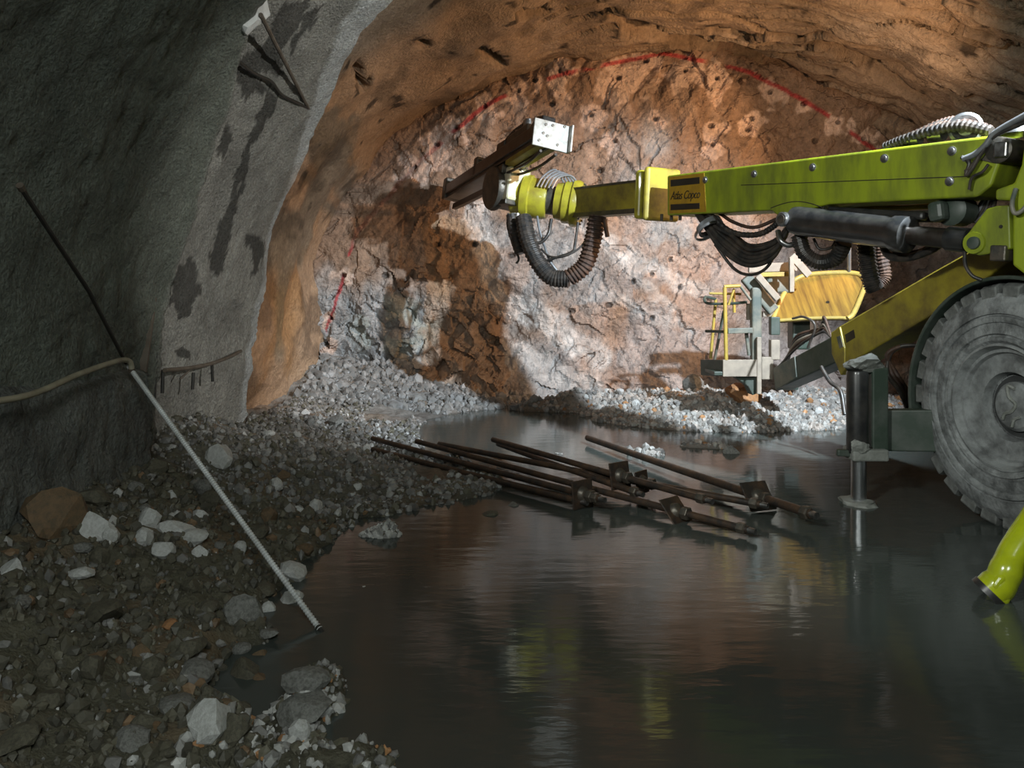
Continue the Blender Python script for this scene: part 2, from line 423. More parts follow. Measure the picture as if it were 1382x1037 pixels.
tY = np.concatenate([np.linspace(0, 1, 30), np.linspace(1, 2, 130)[1:], np.linspace(2, 3, 120)[1:]])
lin_ins_full = lambda q, Y: np.where(Y >= y_edge(q) - 1e-6, lining_inset(q, Y), lining_inset(q, Y))
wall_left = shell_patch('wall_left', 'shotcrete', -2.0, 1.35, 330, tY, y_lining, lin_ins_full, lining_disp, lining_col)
tag(wall_left, 'grey sprayed concrete lining of the left tunnel wall with dark wet stains', kind='structure')
# the lining's broken end: a strip that turns back to the rock behind it
qs = np.linspace(-2.0, 1.35, 330); ks = np.linspace(0, 1, 7)
q = qs[:, None] + 0 * ks[None]; Ye = y_edge(q); ins = 0.13 - 0.34 * ks[None] + 0 * q
X0, Z0 = profile(q, 0.13 + 0 * q); dd = lining_disp(X0, Ye, Z0, q)
X, Z = profile(q, ins + dd * (1 - ks[None]))
Yl = Ye + 0.035 * np.sin(ks[None] * math.pi) + 0.02 * fbm(X * 14, Ye * 14, Z * 14, 2, 73) * (ks[None] > 0)
c = np.empty(X.shape + (3,)); c[:] = (0.5, 0.51, 0.5)
link('lining_edge', fast_mesh('lining_edge', np.stack([X, Yl, Z], -1).reshape(-1, 3), grid_faces(*q.shape), c.reshape(-1, 3)), 'shotcrete', wall_left)

# right half of the lining, out of the frame
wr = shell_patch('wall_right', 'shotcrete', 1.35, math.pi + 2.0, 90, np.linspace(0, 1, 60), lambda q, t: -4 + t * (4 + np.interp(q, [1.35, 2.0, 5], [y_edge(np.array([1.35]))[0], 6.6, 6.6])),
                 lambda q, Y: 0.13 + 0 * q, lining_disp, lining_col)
tag(wr, 'grey sprayed concrete lining of the right tunnel wall', kind='structure')

# rock roof and side walls ahead of the lining
CRACKS = [([(826, 33), (880, 40), (908, 49), (955, 50)], 5, 0.3), ([(850, 44), (930, 62), (1010, 76), (1042, 92), (1080, 106), (1130, 130), (1180, 156), (1228, 174)], 8, 0.4),
          ([(1030, 82), (1045, 100), (1100, 118), (1150, 142), (1205, 170)], 6, 0.35), ([(960, 40), (1030, 50), (1062, 60)], 4, 0.25), ([(1100, 60), (1160, 95), (1210, 125), (1245, 142)], 6, 0.35),
          ([(1128, 72), (1190, 108), (1215, 128)], 4, 0.25), ([(1258, 0), (1290, 42), (1330, 66), (1382, 72)], 5, 0.3), ([(985, 20), (1050, 42), (1120, 66)], 3.5, 0.22), ([(652, 72), (674, 82)], 5, 0.2),
          ([(700, 22), (742, 30)], 4, 0.2), ([(570, 68), (584, 74)], 6, 0.2), ([(500, 108), (506, 130)], 6, 0.15), ([(1260, 110), (1320, 135)], 4, 0.25)]
def roof_disp(X, Y, Z, q):
    base = 0.2 * fbm(X * 0.45, Y * 0.5, Z * 0.45, 3, 80) + 0.05 * fbm(X * 1.6, Y * 1.2, Z * 1.6, 3, 81)
    right = sstep(1.0, 1.7, q) * sstep(3.4, 2.9, q)
    w = Y * 2.3 + 0.55 * X * 0.4 + 0.75 * fbm(X * 0.7, Y * 0.5, Z * 0.7, 3, 82)
    saw = w - np.floor(w)
    amp = 0.5 + 0.5 * vnoise(X * 0.8, np.floor(w) * 3.1, Z * 0, 83)
    w2 = w * 2.7 + 0.5 * fbm(X * 2, Y * 2, Z * 2, 2, 85); saw2 = w2 - np.floor(w2)
    gate = sstep(0.25, 0.6, amp); gate2 = sstep(0.1, 0.5, vnoise(X * 1.3, np.floor(w2) * 2.3, Z * 0, 87))
    led = 0.6 * (0.17 * np.maximum(amp, 0) * (1 - saw) ** 2 - 0.30 * gate * sstep(0.84, 0.90, saw) + 0.035 * (1 - saw2) - 0.12 * gate2 * sstep(0.78, 0.86, saw2)) * right
    small = 0.012 * fbm(X * 7, Y * 5, Z * 7, 3, 84) + 0.03 * np.maximum(0, vnoise(X * 3, Y * 2.2, Z * 3, 86) - 0.45)
    u, v = proj(X, Y, Z); jit = 5 * fbm(X * 3, Y * 3, Z * 3, 3, 88)
    for pts, wd, dep in CRACKS:
        dd_ = dist_poly(u + jit, v + 0.6 * jit, pts); led = led - 1.9 * dep * sstep(wd, wd * 0.6, dd_ + 1.5 * vnoise(X * 6, Y * 6, Z * 6, 89))
    e = Y - y_edge(np.minimum(q, 1.35)); damp = sstep(-0.1, 1.6, e)
    return (base + led) * damp + small - 0.05 - 0.06 * (1 - damp)

def roof_col(X, Y, Z, q):
    c = np.empty(X.shape + (3,)); c[:] = (0.33, 0.24, 0.165)
    t = sstep(0.9, 0.0, q)[..., None]
    c = c * (1 - t) + np.array((0.42, 0.25, 0.12)) * t                       # more orange towards the left side
    k = sstep(-0.15, 0.45, fbm(X * 0.8, Y * 0.7, Z * 0.8, 4, 90))[..., None]
    c = c * (1 - 0.45 * k) + np.array((0.47, 0.38, 0.30)) * 0.45 * k
    s = sstep(0.15, 0.55, fbm(X * 2.2, Y * 1.1, Z * 2.2, 4, 91))[..., None]
    c *= 1 - 0.4 * s
    holes = sstep(0.60, 0.68, fbm(X * 4.2, Y * 4.6, Z * 4.2, 3, 92) * 0.75)[..., None] * sstep(0.1, 0.5, q)[..., None]
    c *= 1 - 0.8 * holes
    return c

roof = shell_patch('ceiling', 'rock_roof', -2.0, math.pi + 2.0, 560, np.linspace(0, 1, 240), lambda q, t: (y_edge(np.minimum(q, 1.35)) - 0.35) + t * (12.9 - y_edge(np.minimum(q, 1.35)) + 0.35),
                   lambda q, Y: 0 * q - 0.02, roof_disp, roof_col)
tag(roof, 'brown bare rock roof and side walls between the lining and the rock face', kind='structure')

# ------------------------------------------------------------------ the rock face at the end of the tunnel
gx = np.linspace(-3.6, 8.2, 560); gz = np.linspace(-0.5, 6.0, 310)
X, Z = np.meshgrid(gx, gz, indexing='ij')
rr = np.random.default_rng(5)
wx = X + 0.15 * fbm(X * 2.4, Z * 2.4, 0 * X, 3, 100, 0.5); wz = Z + 0.15 * fbm(X * 2.4, Z * 2.4, 0 * X + 5, 3, 101, 0.5)
f1 = facets(wx + 0.35 * wz, wz, 150, (-4, 10.5, -0.6, 6.2), 0.30, 0.07, rr)
f2 = facets(wx * 1.2 + 0.4 * wz, wz, 1300, (-5, 12.5, -0.6, 6.2), 0.38, 0.022, rr)
f3 = facets(X * 0.9 + 0.25 * Z + 0.3 * (wx - X), Z * 0.8 + 0.3 * (wz - Z), 650, (-3.6, 1.9, -0.4, 2.2), 0.5, 0.04, rr)
dY = 0.18 * fbm(X * 0.4, Z * 0.5, 0 * X, 3, 102) + 0.17 * f1 + 0.22 * f2 + 0.05 * fbm(X * 2.3, Z * 1.6, 0 * X, 4, 106) - 0.05 * np.abs(fbm(X * 3.1 - Z * 2.0, Z * 1.3, 0 * X, 3, 107)) + 0.02 * np.abs(fbm(X * 5 + Z * 1.5, Z * 2.2, 0 * X, 3, 105)) + 0.012 * fbm(X * 9, Z * 9, 0 * X, 3, 103)
low = sstep(1.9, 1.0, Z) * sstep(0.4, -0.4, X)
dY += low * f3 * 0.8
dY += -0.5 * sstep(1.0, -0.1, Z) * (0.5 + 0.5 * vnoise(X * 0.7, 0 * X, 0 * X, 104))          # toe leans out at the floor
dY += 0.25 * sstep(1.0, 6.0, X)
Yf = 12.0 + dY
u, v = proj(X, Yf, Z)
ju = u + 7 * fbm(X * 5, Z * 5, 0 * X, 3, 110); jv = v + 7 * fbm(X * 5, Z * 5, 0 * X + 9, 3, 111)
c = np.empty(X.shape + (3,)); c[:] = (0.37, 0.365, 0.36)
n1 = fbm(X * 0.9, Z * 0.9, 0 * X, 4, 112)[..., None]
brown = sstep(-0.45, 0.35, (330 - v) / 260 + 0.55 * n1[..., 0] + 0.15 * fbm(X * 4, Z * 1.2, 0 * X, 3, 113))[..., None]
c = c * (1 - brown) + np.array((0.29, 0.195, 0.135)) * brown  # warm lamp light on the upper face put into the rock colour
pink = sstep(0.0, 0.6, (u - 760) / 220 + 0.6 * n1[..., 0])[..., None] * (1 - brown)
c = c * (1 - 0.7 * pink) + np.array((0.40, 0.31, 0.27)) * 0.7 * pink
rust = sstep(0.1, 0.45, fbm(X * 1.6, Z * 1.6, 0 * X + 3, 4, 114))[..., None] * sstep(560, 640, u)[..., None]
rust = rust * (0.25 + 0.75 * sstep(230, 330, v)[..., None])
c = c * (1 - 0.35 * rust) + np.array((0.42, 0.22, 0.11)) * 0.35 * rust
# ochre band left of the white quartz: warm-lit boom shadow painted into the rock
band = (in_poly(ju, jv, [(574, 300), (640, 285), (662, 340), (672, 400), (690, 560), (560, 570), (572, 440)]) * 0.6)[..., None]
c = c * (1 - band) + np.array((0.40, 0.25, 0.14)) * band
for pts, wd, amt in (([(655, 335), (668, 400), (720, 425), (775, 460), (812, 485)], 15, 0.85), ([(690, 470), (740, 505), (800, 515)], 13, 0.6),
                     ([(640, 280), (655, 335)], 12, 0.5), ([(800, 318), (860, 350), (950, 400)], 9, 0.6), ([(760, 300), (840, 350), (905, 420)], 7, 0.45), ([(820, 400), (930, 450)], 8, 0.4)):
    d = dist_poly(ju, jv, pts); k = (amt * sstep(wd * 1.5, wd * 0.5, d) * (0.75 + 0.25 * fbm(X * 6, Z * 6, 0 * X, 2, 115)))[..., None]
    c = c * (1 - k) + np.array((0.80, 0.77, 0.74)) * k
green = (sstep(60, 25, np.hypot((u - 530) * 0.8, v - 440)) * sstep(-0.2, 0.2, fbm(X * 3, Z * 3, 0 * X, 3, 116)))[..., None]
c = c * (1 - 0.5 * green) + np.array((0.44, 0.48, 0.41)) * 0.5 * green
# spalled pale patches round the blast holes, streaks under them
HOLES = [(590, 195, 16, 22), (616, 172, 12, 16), (655, 143, 14, 16), (700, 122, 10, 16), (756, 95, 16, 22), (722, 108, 6, 10), (835, 105, 24, 26), (872, 82, 16, 18), (925, 95, 20, 18),
         (968, 105, 13, 26), (1040, 124, 16, 14), (1085, 140, 12, 9), (1131, 165, 14, 13), (1166, 187, 14, 9), (798, 155, 13, 18), (885, 160, 11, 12), (960, 170, 13, 14), (962, 195, 12, 12),
         (1015, 160, 12, 10), (560, 225, 18, 18), (463, 372, 11, 11), (446, 430, 8, 10), (441, 465, 7, 9), (830, 190, 10, 16), (905, 350, 3, 3), (880, 370, 3, 3), (1010, 175, 9, 12), (700, 190, 9, 13)]
hole = np.zeros(X.shape)
for hu, hv, a, b_ in HOLES:
    d = np.hypot((ju - hu) / a, (jv - hv - b_ * 0.3) / b_) / 1.3 + 0.3 * fbm(X * 8, Z * 8, 0 * X + hu, 2, 117)
    k = sstep(1.05, 0.8, d)[..., None] * 0.9
    c = c * (1 - k) + np.array((0.66, 0.50, 0.41)) * k
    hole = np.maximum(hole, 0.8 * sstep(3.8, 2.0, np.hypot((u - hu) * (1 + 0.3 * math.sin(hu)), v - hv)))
    if hv < 180 and b_ > 15:
        k = (0.3 * sstep(a, a * 0.3, np.abs(ju - hu)) * sstep(hv, hv + 20, v) * sstep(hv + 120, hv + 40, v))[..., None]
        c = c * (1 - k) + np.array((0.56, 0.44, 0.36)) * k
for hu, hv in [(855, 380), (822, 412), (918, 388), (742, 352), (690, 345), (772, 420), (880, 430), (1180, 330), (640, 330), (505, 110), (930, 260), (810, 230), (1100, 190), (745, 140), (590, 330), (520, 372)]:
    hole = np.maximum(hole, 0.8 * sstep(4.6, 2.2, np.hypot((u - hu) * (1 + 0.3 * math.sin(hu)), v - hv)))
# the surveyor's red profile line
red = [(430, 505), (436, 465), (452, 408), (463, 372)], [(470, 345), (480, 315), (560, 225), (600, 188), (650, 147), (700, 119), (760, 100), (830, 85), (895, 72), (960, 85), (1010, 97), (1060, 122), (1110, 150), (1150, 180), (1175, 198), (1230, 260)]
for pts in red:
    d = dist_poly(u + 2 * fbm(X * 6, Z * 6, 0 * X, 2, 118), v, pts)
    d = d * np.where(u < 480, 1.5, 1.0)
    k = (sstep(3.8, 2.0, d) * sstep(-0.45, 0.0, fbm(X * 2.6, Z * 2.6, 0 * X, 3, 119) + 0.15) * (1 - 0.8 * sstep(620, 560, u) * sstep(345, 320, v)))[..., None]
    c = c * (1 - 0.85 * k) + np.array((0.45, 0.035, 0.045)) * 0.85 * k
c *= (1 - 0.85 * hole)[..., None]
Yf = Yf + 0.1 * hole
c *= (1 + 0.18 * fbm(X * 5, Z * 5, 0 * X, 4, 120))[..., None]
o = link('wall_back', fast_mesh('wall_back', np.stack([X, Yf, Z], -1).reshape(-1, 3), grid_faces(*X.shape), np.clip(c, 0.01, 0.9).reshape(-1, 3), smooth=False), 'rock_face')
tag(o, 'blasted rock face closing the tunnel, marked with a red line', kind='structure')
FACE_X, FACE_Z, FACE_Y = gx, gz, Yf

# ------------------------------------------------------------------ ground and water
EDGE_Y = [1.2, 2.75, 3.3, 3.67, 4.34, 5.0, 5.5, 5.7, 6.0, 6.5, 6.9, 7.3, 8.0, 9.0, 9.8, 10.5, 11.2, 12.0]
EDGE_X = [-0.70, -0.90, -1.04, -1.09, -1.05, -1.1, -1.0, -0.55, -0.2, 0.02, 0.0, -0.35, -0.75, -1.0, -1.0, -0.6, 0.1, 0.5]
def bump_(X, Y, cx, cy, rx, ry, h, rot=0.0):
    dx, dy = X - cx, Y - cy; cs, sn = math.cos(rot), math.sin(rot)
    a, b_ = (dx * cs + dy * sn) / rx, (-dx * sn + dy * cs) / ry
    return h * np.exp(-(a * a + b_ * b_) * 1.4)

def H(X, Y):
    X = np.asarray(X, float); Y = np.asarray(Y, float)
    d = np.interp(Y, EDGE_Y, EDGE_X) + 0.10 * fbm(X * 2.2, Y * 2.2, 0 * X, 3, 130) - X
    sl = np.interp(Y, [1, 5.2, 6.5, 8.5, 12], [0.33, 0.33, 0.27, 0.14, 0.12])
    flat = np.interp(Y, [1, 5.2, 5.8, 7, 9, 12], [0.0, 0.05, 0.9, 0.9, 0.5, 0.3])
    bank = np.where(d > 0, 0.05 * sstep(0, 0.2, d) + sl * np.maximum(d - flat, 0), 0.25 * np.maximum(d, -0.4))
    h = -0.03 + bank
    h = np.maximum(h, -0.12)
    h = h + bump_(X, Y, 2.5, 10.0, 1.75, 1.15, 0.36, -0.15) + bump_(X, Y, 4.2, 10.8, 2.0, 0.9, 0.3) + bump_(X, Y, 1.3, 10.9, 0.9, 0.4, 0.16)
    h = h + bump_(X, Y, 0.55, 10.75, 0.75, 0.22, 0.2) + bump_(X, Y, 1.3, 7.75, 0.5, 0.17, 0.15, -0.5) + bump_(X, Y, 0.4, 7.7, 0.55, 0.1, 0.13, -0.25) + bump_(X, Y, 1.9, 8.1, 0.6, 0.22, 0.13, -0.2)
    h = h + bump_(X, Y, -0.78, 5.12, 0.16, 0.1, 0.15) + bump_(X, Y, -0.72, 3.05, 0.16, 0.36, 0.17) + bump_(X, Y, -0.5, 2.62, 0.26, 0.16, 0.17)
    tal = 0.22 * sstep(10.6, 12.0, Y + 0.25 * fbm(X * 1.5, Y, 0 * X, 3, 131)) * (0.25 + 0.75 * sstep(-1.1, -1.8, X) + 0.35 * sstep(0.6, 2.2, X))
    h = h + tal
    emerged = sstep(-0.05, 0.06, h)
    return h + emerged * (0.035 * fbm(X * 4, Y * 4, 0 * X, 4, 132) + 0.02 * np.abs(fbm(X * 11, Y * 11, 0 * X, 2, 133))) + 0.0

def dirt_col(X, Y, h):
    c = np.empty(X.shape + (3,)); c[:] = (0.112, 0.105, 0.074)
    far = sstep(5.0, 8.0, Y)[..., None]
    c = c * (1 - far) + np.array((0.24, 0.225, 0.205)) * far
    heap = sstep(0.3, 0.9, X)[..., None] * far
    c = c * (1 - heap) + np.array((0.34, 0.315, 0.29)) * heap
    k = sstep(0.0, 0.5, fbm(X * 1.8, Y * 1.8, 0 * X, 4, 134))[..., None]
    c = c * (1 - 0.5 * k) + np.array((0.22, 0.15, 0.09)) * 0.5 * k
    wet = sstep(0.05, -0.01, h)[..., None]
    return c * (1 - 0.5 * wet)

gx = np.concatenate([np.linspace(-3.2, 1.2, 190), np.linspace(1.2, 7.6, 150)[1:]]); gy = np.linspace(0.6, 12.6, 430)
X, Y = np.meshgrid(gx, gy, indexing='ij'); Hh = H(X, Y)
fl = link('floor', fast_mesh('floor', np.stack([X, Y, Hh], -1).reshape(-1, 3), grid_faces(*X.shape, flip=True), dirt_col(X, Y, Hh).reshape(-1, 3)), 'ground')
tag(fl, 'muddy gravel tunnel floor with a rubble bank along the left wall', kind='structure')
w = MB().box((2.3, 4.3, -0.2), (11.5, 17.4, 0.4)).build('water_surface', 'water')
tag(w, 'dark murky water flooding the tunnel floor', 'water', kind='stuff')

# plinth at the foot of the near lining: the wall steps out below knee height
ya = np.concatenate([np.linspace(0.8, 3.3, 20), np.linspace(3.3, 5.32, 90)[1:]])
zz = [(-0.4, 0.36), (0.2, 0.36), (0.5, 0.355), (0.75, 0.35), (0.9, 0.34), (1.0, 0.325), (1.03, 0.29), (1.05, 0.2), (1.06, 0.05)]
zi = np.interp(np.linspace(0, len(zz) - 1, 60), range(len(zz)), [a for a, _ in zz]); oi = np.interp(np.linspace(0, len(zz) - 1, 60), range(len(zz)), [b_ for _, b_ in zz])
Yg = ya[:, None] + 0 * zi[None]; Zg = zi[None] + 0 * Yg + np.where(zi > 0.95, 0.03 * (5.0 - Yg), 0); Xg = -2.70 + oi[None] + 0.02 * fbm(Yg * 1.5, Zg * 1.5, 0 * Yg, 3, 140) + 0.02 * fbm(Yg * 8, Zg * 8, 0 * Yg, 3, 141) + 0.006 * fbm(Yg * 30, Zg * 30, 0 * Yg, 2, 142)
Yg = np.where(Yg > 5.3, 5.3 + 0.02 * fbm(Zg * 7, Xg * 7, 0 * Yg, 2, 143), Yg)
c = np.empty(Xg.shape + (3,)); c[:] = (0.2, 0.21, 0.195); c *= (1 + 0.25 * fbm(Yg * 3, Zg * 3, 0 * Yg, 4, 144))[..., None]
pl = link('baseboard_left', fast_mesh('baseboard_left', np.stack([Xg, Yg, Zg], -1).reshape(-1, 3), grid_faces(*Xg.shape), c.reshape(-1, 3)), 'shotcrete')
tag(pl, 'rough concrete plinth along the foot of the near left wall', kind='structure')
cap_v = [(Xg[-1, i], Yg[-1, i], Zg[-1, i]) for i in range(60)] + [(-2.95, Yg[-1, i], Zg[-1, i]) for i in range(60)]
cc = np.empty((120, 3)); cc[:] = (0.16, 0.165, 0.15)
link('plinth_end', fast_mesh('plinth_end', np.array(cap_v), np.array([(i, i + 1, 61 + i, 60 + i) for i in range(59)]), cc), 'shotcrete', pl)

# ------------------------------------------------------------------ stones
import bmesh
def rock_mesh(name, sub, seed, flat=(1, 1, 1)):
    bm = bmesh.new(); bmesh.ops.create_icosphere(bm, subdivisions=sub, radius=1.0)
    r = random.Random(seed); planes = []
    for _ in range(9):
        n = Vector((r.gauss(0, 1), r.gauss(0, 1), r.gauss(0, 1))).normalized(); planes.append((n, r.uniform(0.5, 0.85)))
    for vv in bm.verts:
        p = vv.co.copy()
        for n, d in planes:
            k = p.dot(n)
            if k > d: p -= n * (k - d)
        p *= 1 + r.uniform(-0.05, 0.05)
        vv.co = Vector((p.x * flat[0], p.y * flat[1], p.z * flat[2]))
    me = bpy.data.meshes.new(name); bm.to_mesh(me); bm.free(); return me

ROCKS = {}
def rock_variant(i, mat):
    if (i, mat) not in ROCKS:
        me = rock_mesh('stone', 2, 300 + i, [(1, .8, .7), (1, .9, .55), (.9, 1, .85), (1.1, .7, .6), (1, 1, .5), (.8, .9, 1.0)][i % 6])
        me.materials.append(MATS[mat]); ROCKS[(i, mat)] = me
    return ROCKS[(i, mat)]

def hit_ground(u, v):
    """where the line of sight through a photo point meets the ground"""
    Y = np.linspace(1.6, 12, 2600); X = (u - CU) / F * Y; Z = EYE - (v - CV) / F * Y
    k = np.argmax(Z <= np.maximum(H(X, Y), -0.02)); return X[k], Y[k], max(float(H(X[k:k + 1], Y[k:k + 1])[0]), -0.02)

def stone(name, x, y, z, size, var, mat, label, group=None, rot=None, squash=None):
    o = bpy.data.objects.new(name, rock_variant(var, mat)); COL.objects.link(o)
    o.location = (x, y, z); o.scale = squash or (size, size, size); o.rotation_euler = rot or (random.uniform(-.3, .3), random.uniform(-.3, .3), random.uniform(0, 6.28))
    tag(o, label, 'stone', group); return o

# stones one can point to: photo u, v (centre), width px, variant, material, label
NAMED = [
    (72, 690, 92, 2, 'stone_rust', 'boulder', 'largest rusty brown angular boulder, below the concrete plinth'),
    (128, 706, 62, 0, 'stone_pale', 'boulder', 'pale grey boulder leaning on the rusty brown boulder'),
    (122, 666, 50, 3, 'stone_earth', 'boulder', 'earth brown boulder just behind the rusty boulder, touching the plinth'),
    (151, 724, 30, 5, 'stone_pale', 'stone', 'small pale stone in front of the pale boulder'),
    (112, 738, 26, 1, 'stone_grey', 'stone', 'grey stone under the rusty brown boulder'),
    (18, 768, 40, 2, 'stone_pale', 'stone', 'pale rounded stone at the left edge of the picture'),
    (112, 768, 34, 4, 'stone_pale', 'stone', 'pale crumbled stone alone on the upper slope'),
    (140, 820, 62, 3, 'stone_earth', 'boulder', 'dark upright slab standing in the middle of the bank'),
    (298, 610, 48, 0, 'stone_pale', 'stone', 'pale split wedge of stone below the end of the lining'),
    (326, 824, 58, 2, 'stone_grey', 'boulder', 'rounded greenish grey boulder near the lower end of the ribbed rod'),
    (361, 824, 26, 5, 'stone_pale', 'stone', 'small white stone at the waterline under the ribbed rod'),
    (392, 806, 40, 3, 'stone_pale', 'stone', 'flat pale stone lying right under the ribbed rod'),
    (392, 768, 46, 1, 'stone_pale', 'stone', 'broad pale stone at the water just right of the ribbed rod'),
    (262, 903, 54, 1, 'stone_grey', 'boulder', 'flat grey topped boulder low on the bank'),
    (285, 965, 76, 0, 'stone_pale', 'boulder', 'large pale cracked boulder near the bottom of the picture'),
    (242, 945, 52, 4, 'stone_grey', 'boulder', 'grey boulder on the left of the large cracked one'),
    (318, 980, 50, 2, 'stone_earth', 'boulder', 'earth brown boulder on the right of the large cracked one'),
    (70, 940, 46, 3, 'stone_earth', 'boulder', 'dark earthy boulder in the lower left corner of the bank'),
    (412, 912, 62, 1, 'stone_grey', 'stone', 'wet grey rock standing in the water, farthest of its row'),
    (410, 950, 70, 4, 'stone_grey', 'stone', 'widest wet grey rock of the row standing in water'),
    (436, 955, 34, 0, 'stone_pale', 'stone', 'small pale rock on the water side of the wet row'),
    (404, 988, 36, 5, 'stone_pale', 'stone', 'pale rock at the near end of the wet row'),
    (200, 697, 34, 2, 'stone_pale', 'stone', 'leftmost upper stone of the pale cluster on the bank'),
    (238, 708, 46, 4, 'stone_pale', 'stone', 'largest flat stone of the pale cluster on the bank'),
    (268, 695, 30, 0, 'stone_pale', 'stone', 'rightmost upper stone of the pale cluster on the bank'),
    (262, 722, 40, 1, 'stone_pale', 'stone', 'middle right stone of the pale cluster on the bank'),
    (196, 726, 32, 5, 'stone_pale', 'stone', 'lower left stone of the pale cluster on the bank'),
    (222, 738, 42, 3, 'stone_pale', 'stone', 'lowest long stone of the pale cluster on the bank'),
    (270, 742, 26, 0, 'stone_pale', 'stone', 'lowest right stone of the pale cluster on the bank'),
    (230, 668, 18, 2, 'stone_pale', 'stone', 'small pale stone above the pale cluster'),
    (326, 740, 22, 5, 'stone_pale', 'stone', 'small pale block touching the ribbed rod from the left'),
    (352, 915, 30, 3, 'stone_rust', 'stone', 'rust red stone at the edge of the dark inlet'),
    (352, 884, 26, 0, 'stone_rust', 'stone', 'dark red stone behind the rust red one at the inlet'),
    (228, 842, 22, 1, 'stone_orange', 'stone', 'small orange stone in the middle of the dark bank'),
    (208, 834, 16, 0, 'stone_rust', 'stone', 'small rust stone next to the small orange one'),
    (330, 905, 50, 2, 'stone_earth', 'boulder', 'dark boulder beside the inlet above the large cracked one'),
    (205, 905, 40, 5, 'stone_earth', 'boulder', 'dark boulder left of the flat grey topped one'),
    (404, 876, 14, 4, 'stone_pale', 'stone', 'tiny pale stone in the water below the rod tip'),
    (491, 795, 13, 0, 'stone_pale', 'stone', 'left one of two tiny pale stones in open water'),
    (512, 806, 14, 3, 'stone_pale', 'stone', 'right one of two tiny pale stones in open water'),
    (660, 692, 24, 4, 'stone_earth', 'stone', 'flat dark stone in the water left of the rock bolts'),
    (692, 682, 20, 3, 'stone_grey', 'stone', 'thin stone in the water beside the bolt plates'),
    (986, 608, 28, 0, 'stone_grey', 'stone', 'light grey stone in the water before the muck heap'),
    (903, 512, 42, 2, 'stone_orange', 'boulder', 'orange boulder at the foot of the rock face left of the basket'),
    (876, 516, 30, 3, 'stone_grey', 'boulder', 'grey boulder left of the orange one at the rock face'),
    (1000, 527, 56, 1, 'stone_orange', 'boulder', 'low orange boulder under the work basket'),
    (935, 520, 34, 5, 'stone_grey', 'boulder', 'light boulder between the orange boulder and the basket'),
    (455, 568, 24, 2, 'stone_grey', 'boulder', 'dark round stone in the corner between left wall and face'),
    (382, 640, 24, 0, 'stone_rust', 'stone', 'rust tinged stone below the orange rock wall'),
]
occupied = []
for u_, v_, w_, var, mat, nm, lab in NAMED:
    x, y, z = hit_ground(u_, v_ + w_ * 0.22); s = w_ * y / F / 2 * 1.12
    stone(nm, x, y, z + s * 0.18, s, var, mat, lab); occupied.append((x, y, s))

# further single stones: they look alike and lie scattered over three places
spots = []
def scatter(n, xr, yr, cond, smin, smax, rng, power=2.0, tries=60):
    out = []
    for _ in range(n * tries):
        if len(out) >= n: break
        x, y = rng.uniform(*xr), rng.uniform(*yr); z = float(H(np.array([x]), np.array([y]))[0])
        if z < -0.01 or not cond(x, y): continue
        uu = CU + F * x / y; vv = CV - F * (z - EYE) / y
        if not (0 < uu < 1382 and 0 < vv < 1037): continue
        s = smin + (smax - smin) * rng.random() ** power
        if any((x - a) ** 2 + (y - b_) ** 2 < (s + c_) ** 2 * 0.7 for a, b_, c_ in occupied): continue
        occupied.append((x, y, s)); out.append((x, y, z, s))
    return out
r3 = np.random.default_rng(21)
MARKS = {'bank': [((72, 690), 'the rusty brown boulder'), ((128, 706), 'the pale boulder by the plinth'), ((18, 768), 'the pale stone at the left picture edge'), ((140, 820), 'the dark upright slab'),
                  ((326, 824), 'the rounded greenish boulder'), ((262, 903), 'the flat grey topped boulder'), ((285, 965), 'the large cracked pale boulder'), ((70, 940), 'the dark lower left boulder'),
                  ((236, 715), 'the pale stone cluster'), ((352, 915), 'the rust red stone at the inlet'), ((228, 842), 'the small orange stone'), ((410, 945), 'the wet row of rocks')],
         'flat': [((298, 610), 'the pale split wedge stone'), ((382, 640), 'the rust tinged stone'), ((455, 568), 'the dark corner stone'), ((503, 592), 'the farthest bolt end'), ((525, 722), 'the pebble islet'),
                  ((660, 692), 'the flat dark stone by the bolts'), ((380, 700), 'the middle of the ribbed rod'), ((580, 650), 'the bolts lying on gravel'), ((392, 768), 'the broad pale waterside stone')],
         'heap': [((903, 512), 'the orange boulder at the face'), ((1000, 527), 'the low orange boulder under the basket'), ((986, 608), 'the light grey stone in the water'), ((1090, 560), 'the outer end of the heap by the jack'), ((830, 560), 'the left end of the muck heap')]}
PLAIN = {'stone_earth': 'earth brown', 'stone_grey': 'grey', 'stone_rust': 'rust coloured', 'stone_pale': 'pale'}
ORD = ['', 'second ', 'third ', 'fourth ', 'fifth ', 'sixth ', 'seventh ', 'eighth ', 'ninth ', 'tenth ']
def place_all(items, where, mats, group):
    pool = {}
    for x, y, z, s in items:
        mat = mats[int(r3.integers(len(mats)))]; uu, vv = CU + F * x / y, CV - F * (z - EYE) / y
        (mu, mv), nm = min(MARKS[where], key=lambda k: math.hypot(k[0][0] - uu, k[0][1] - vv)); du, dv = uu - mu, vv - mv
        side = ('right of' if du > 0 else 'left of') if abs(du) > 1.2 * abs(dv) else ('below' if dv > 0 else 'above')
        pool.setdefault((PLAIN[mat], side, nm), []).append((math.hypot(du, dv), x, y, z, s, mat))
    for (colr, side, nm), lst in pool.items():
        for i, (_, x, y, z, s, mat) in enumerate(sorted(lst)):
            near = (ORD[min(i, 9)] + 'nearest ') if len(lst) > 1 else ''
            stone('stone', x, y, z + s * 0.25, s, int(r3.integers(6)), mat, near + colr + ' stone ' + side + ' ' + nm, group)
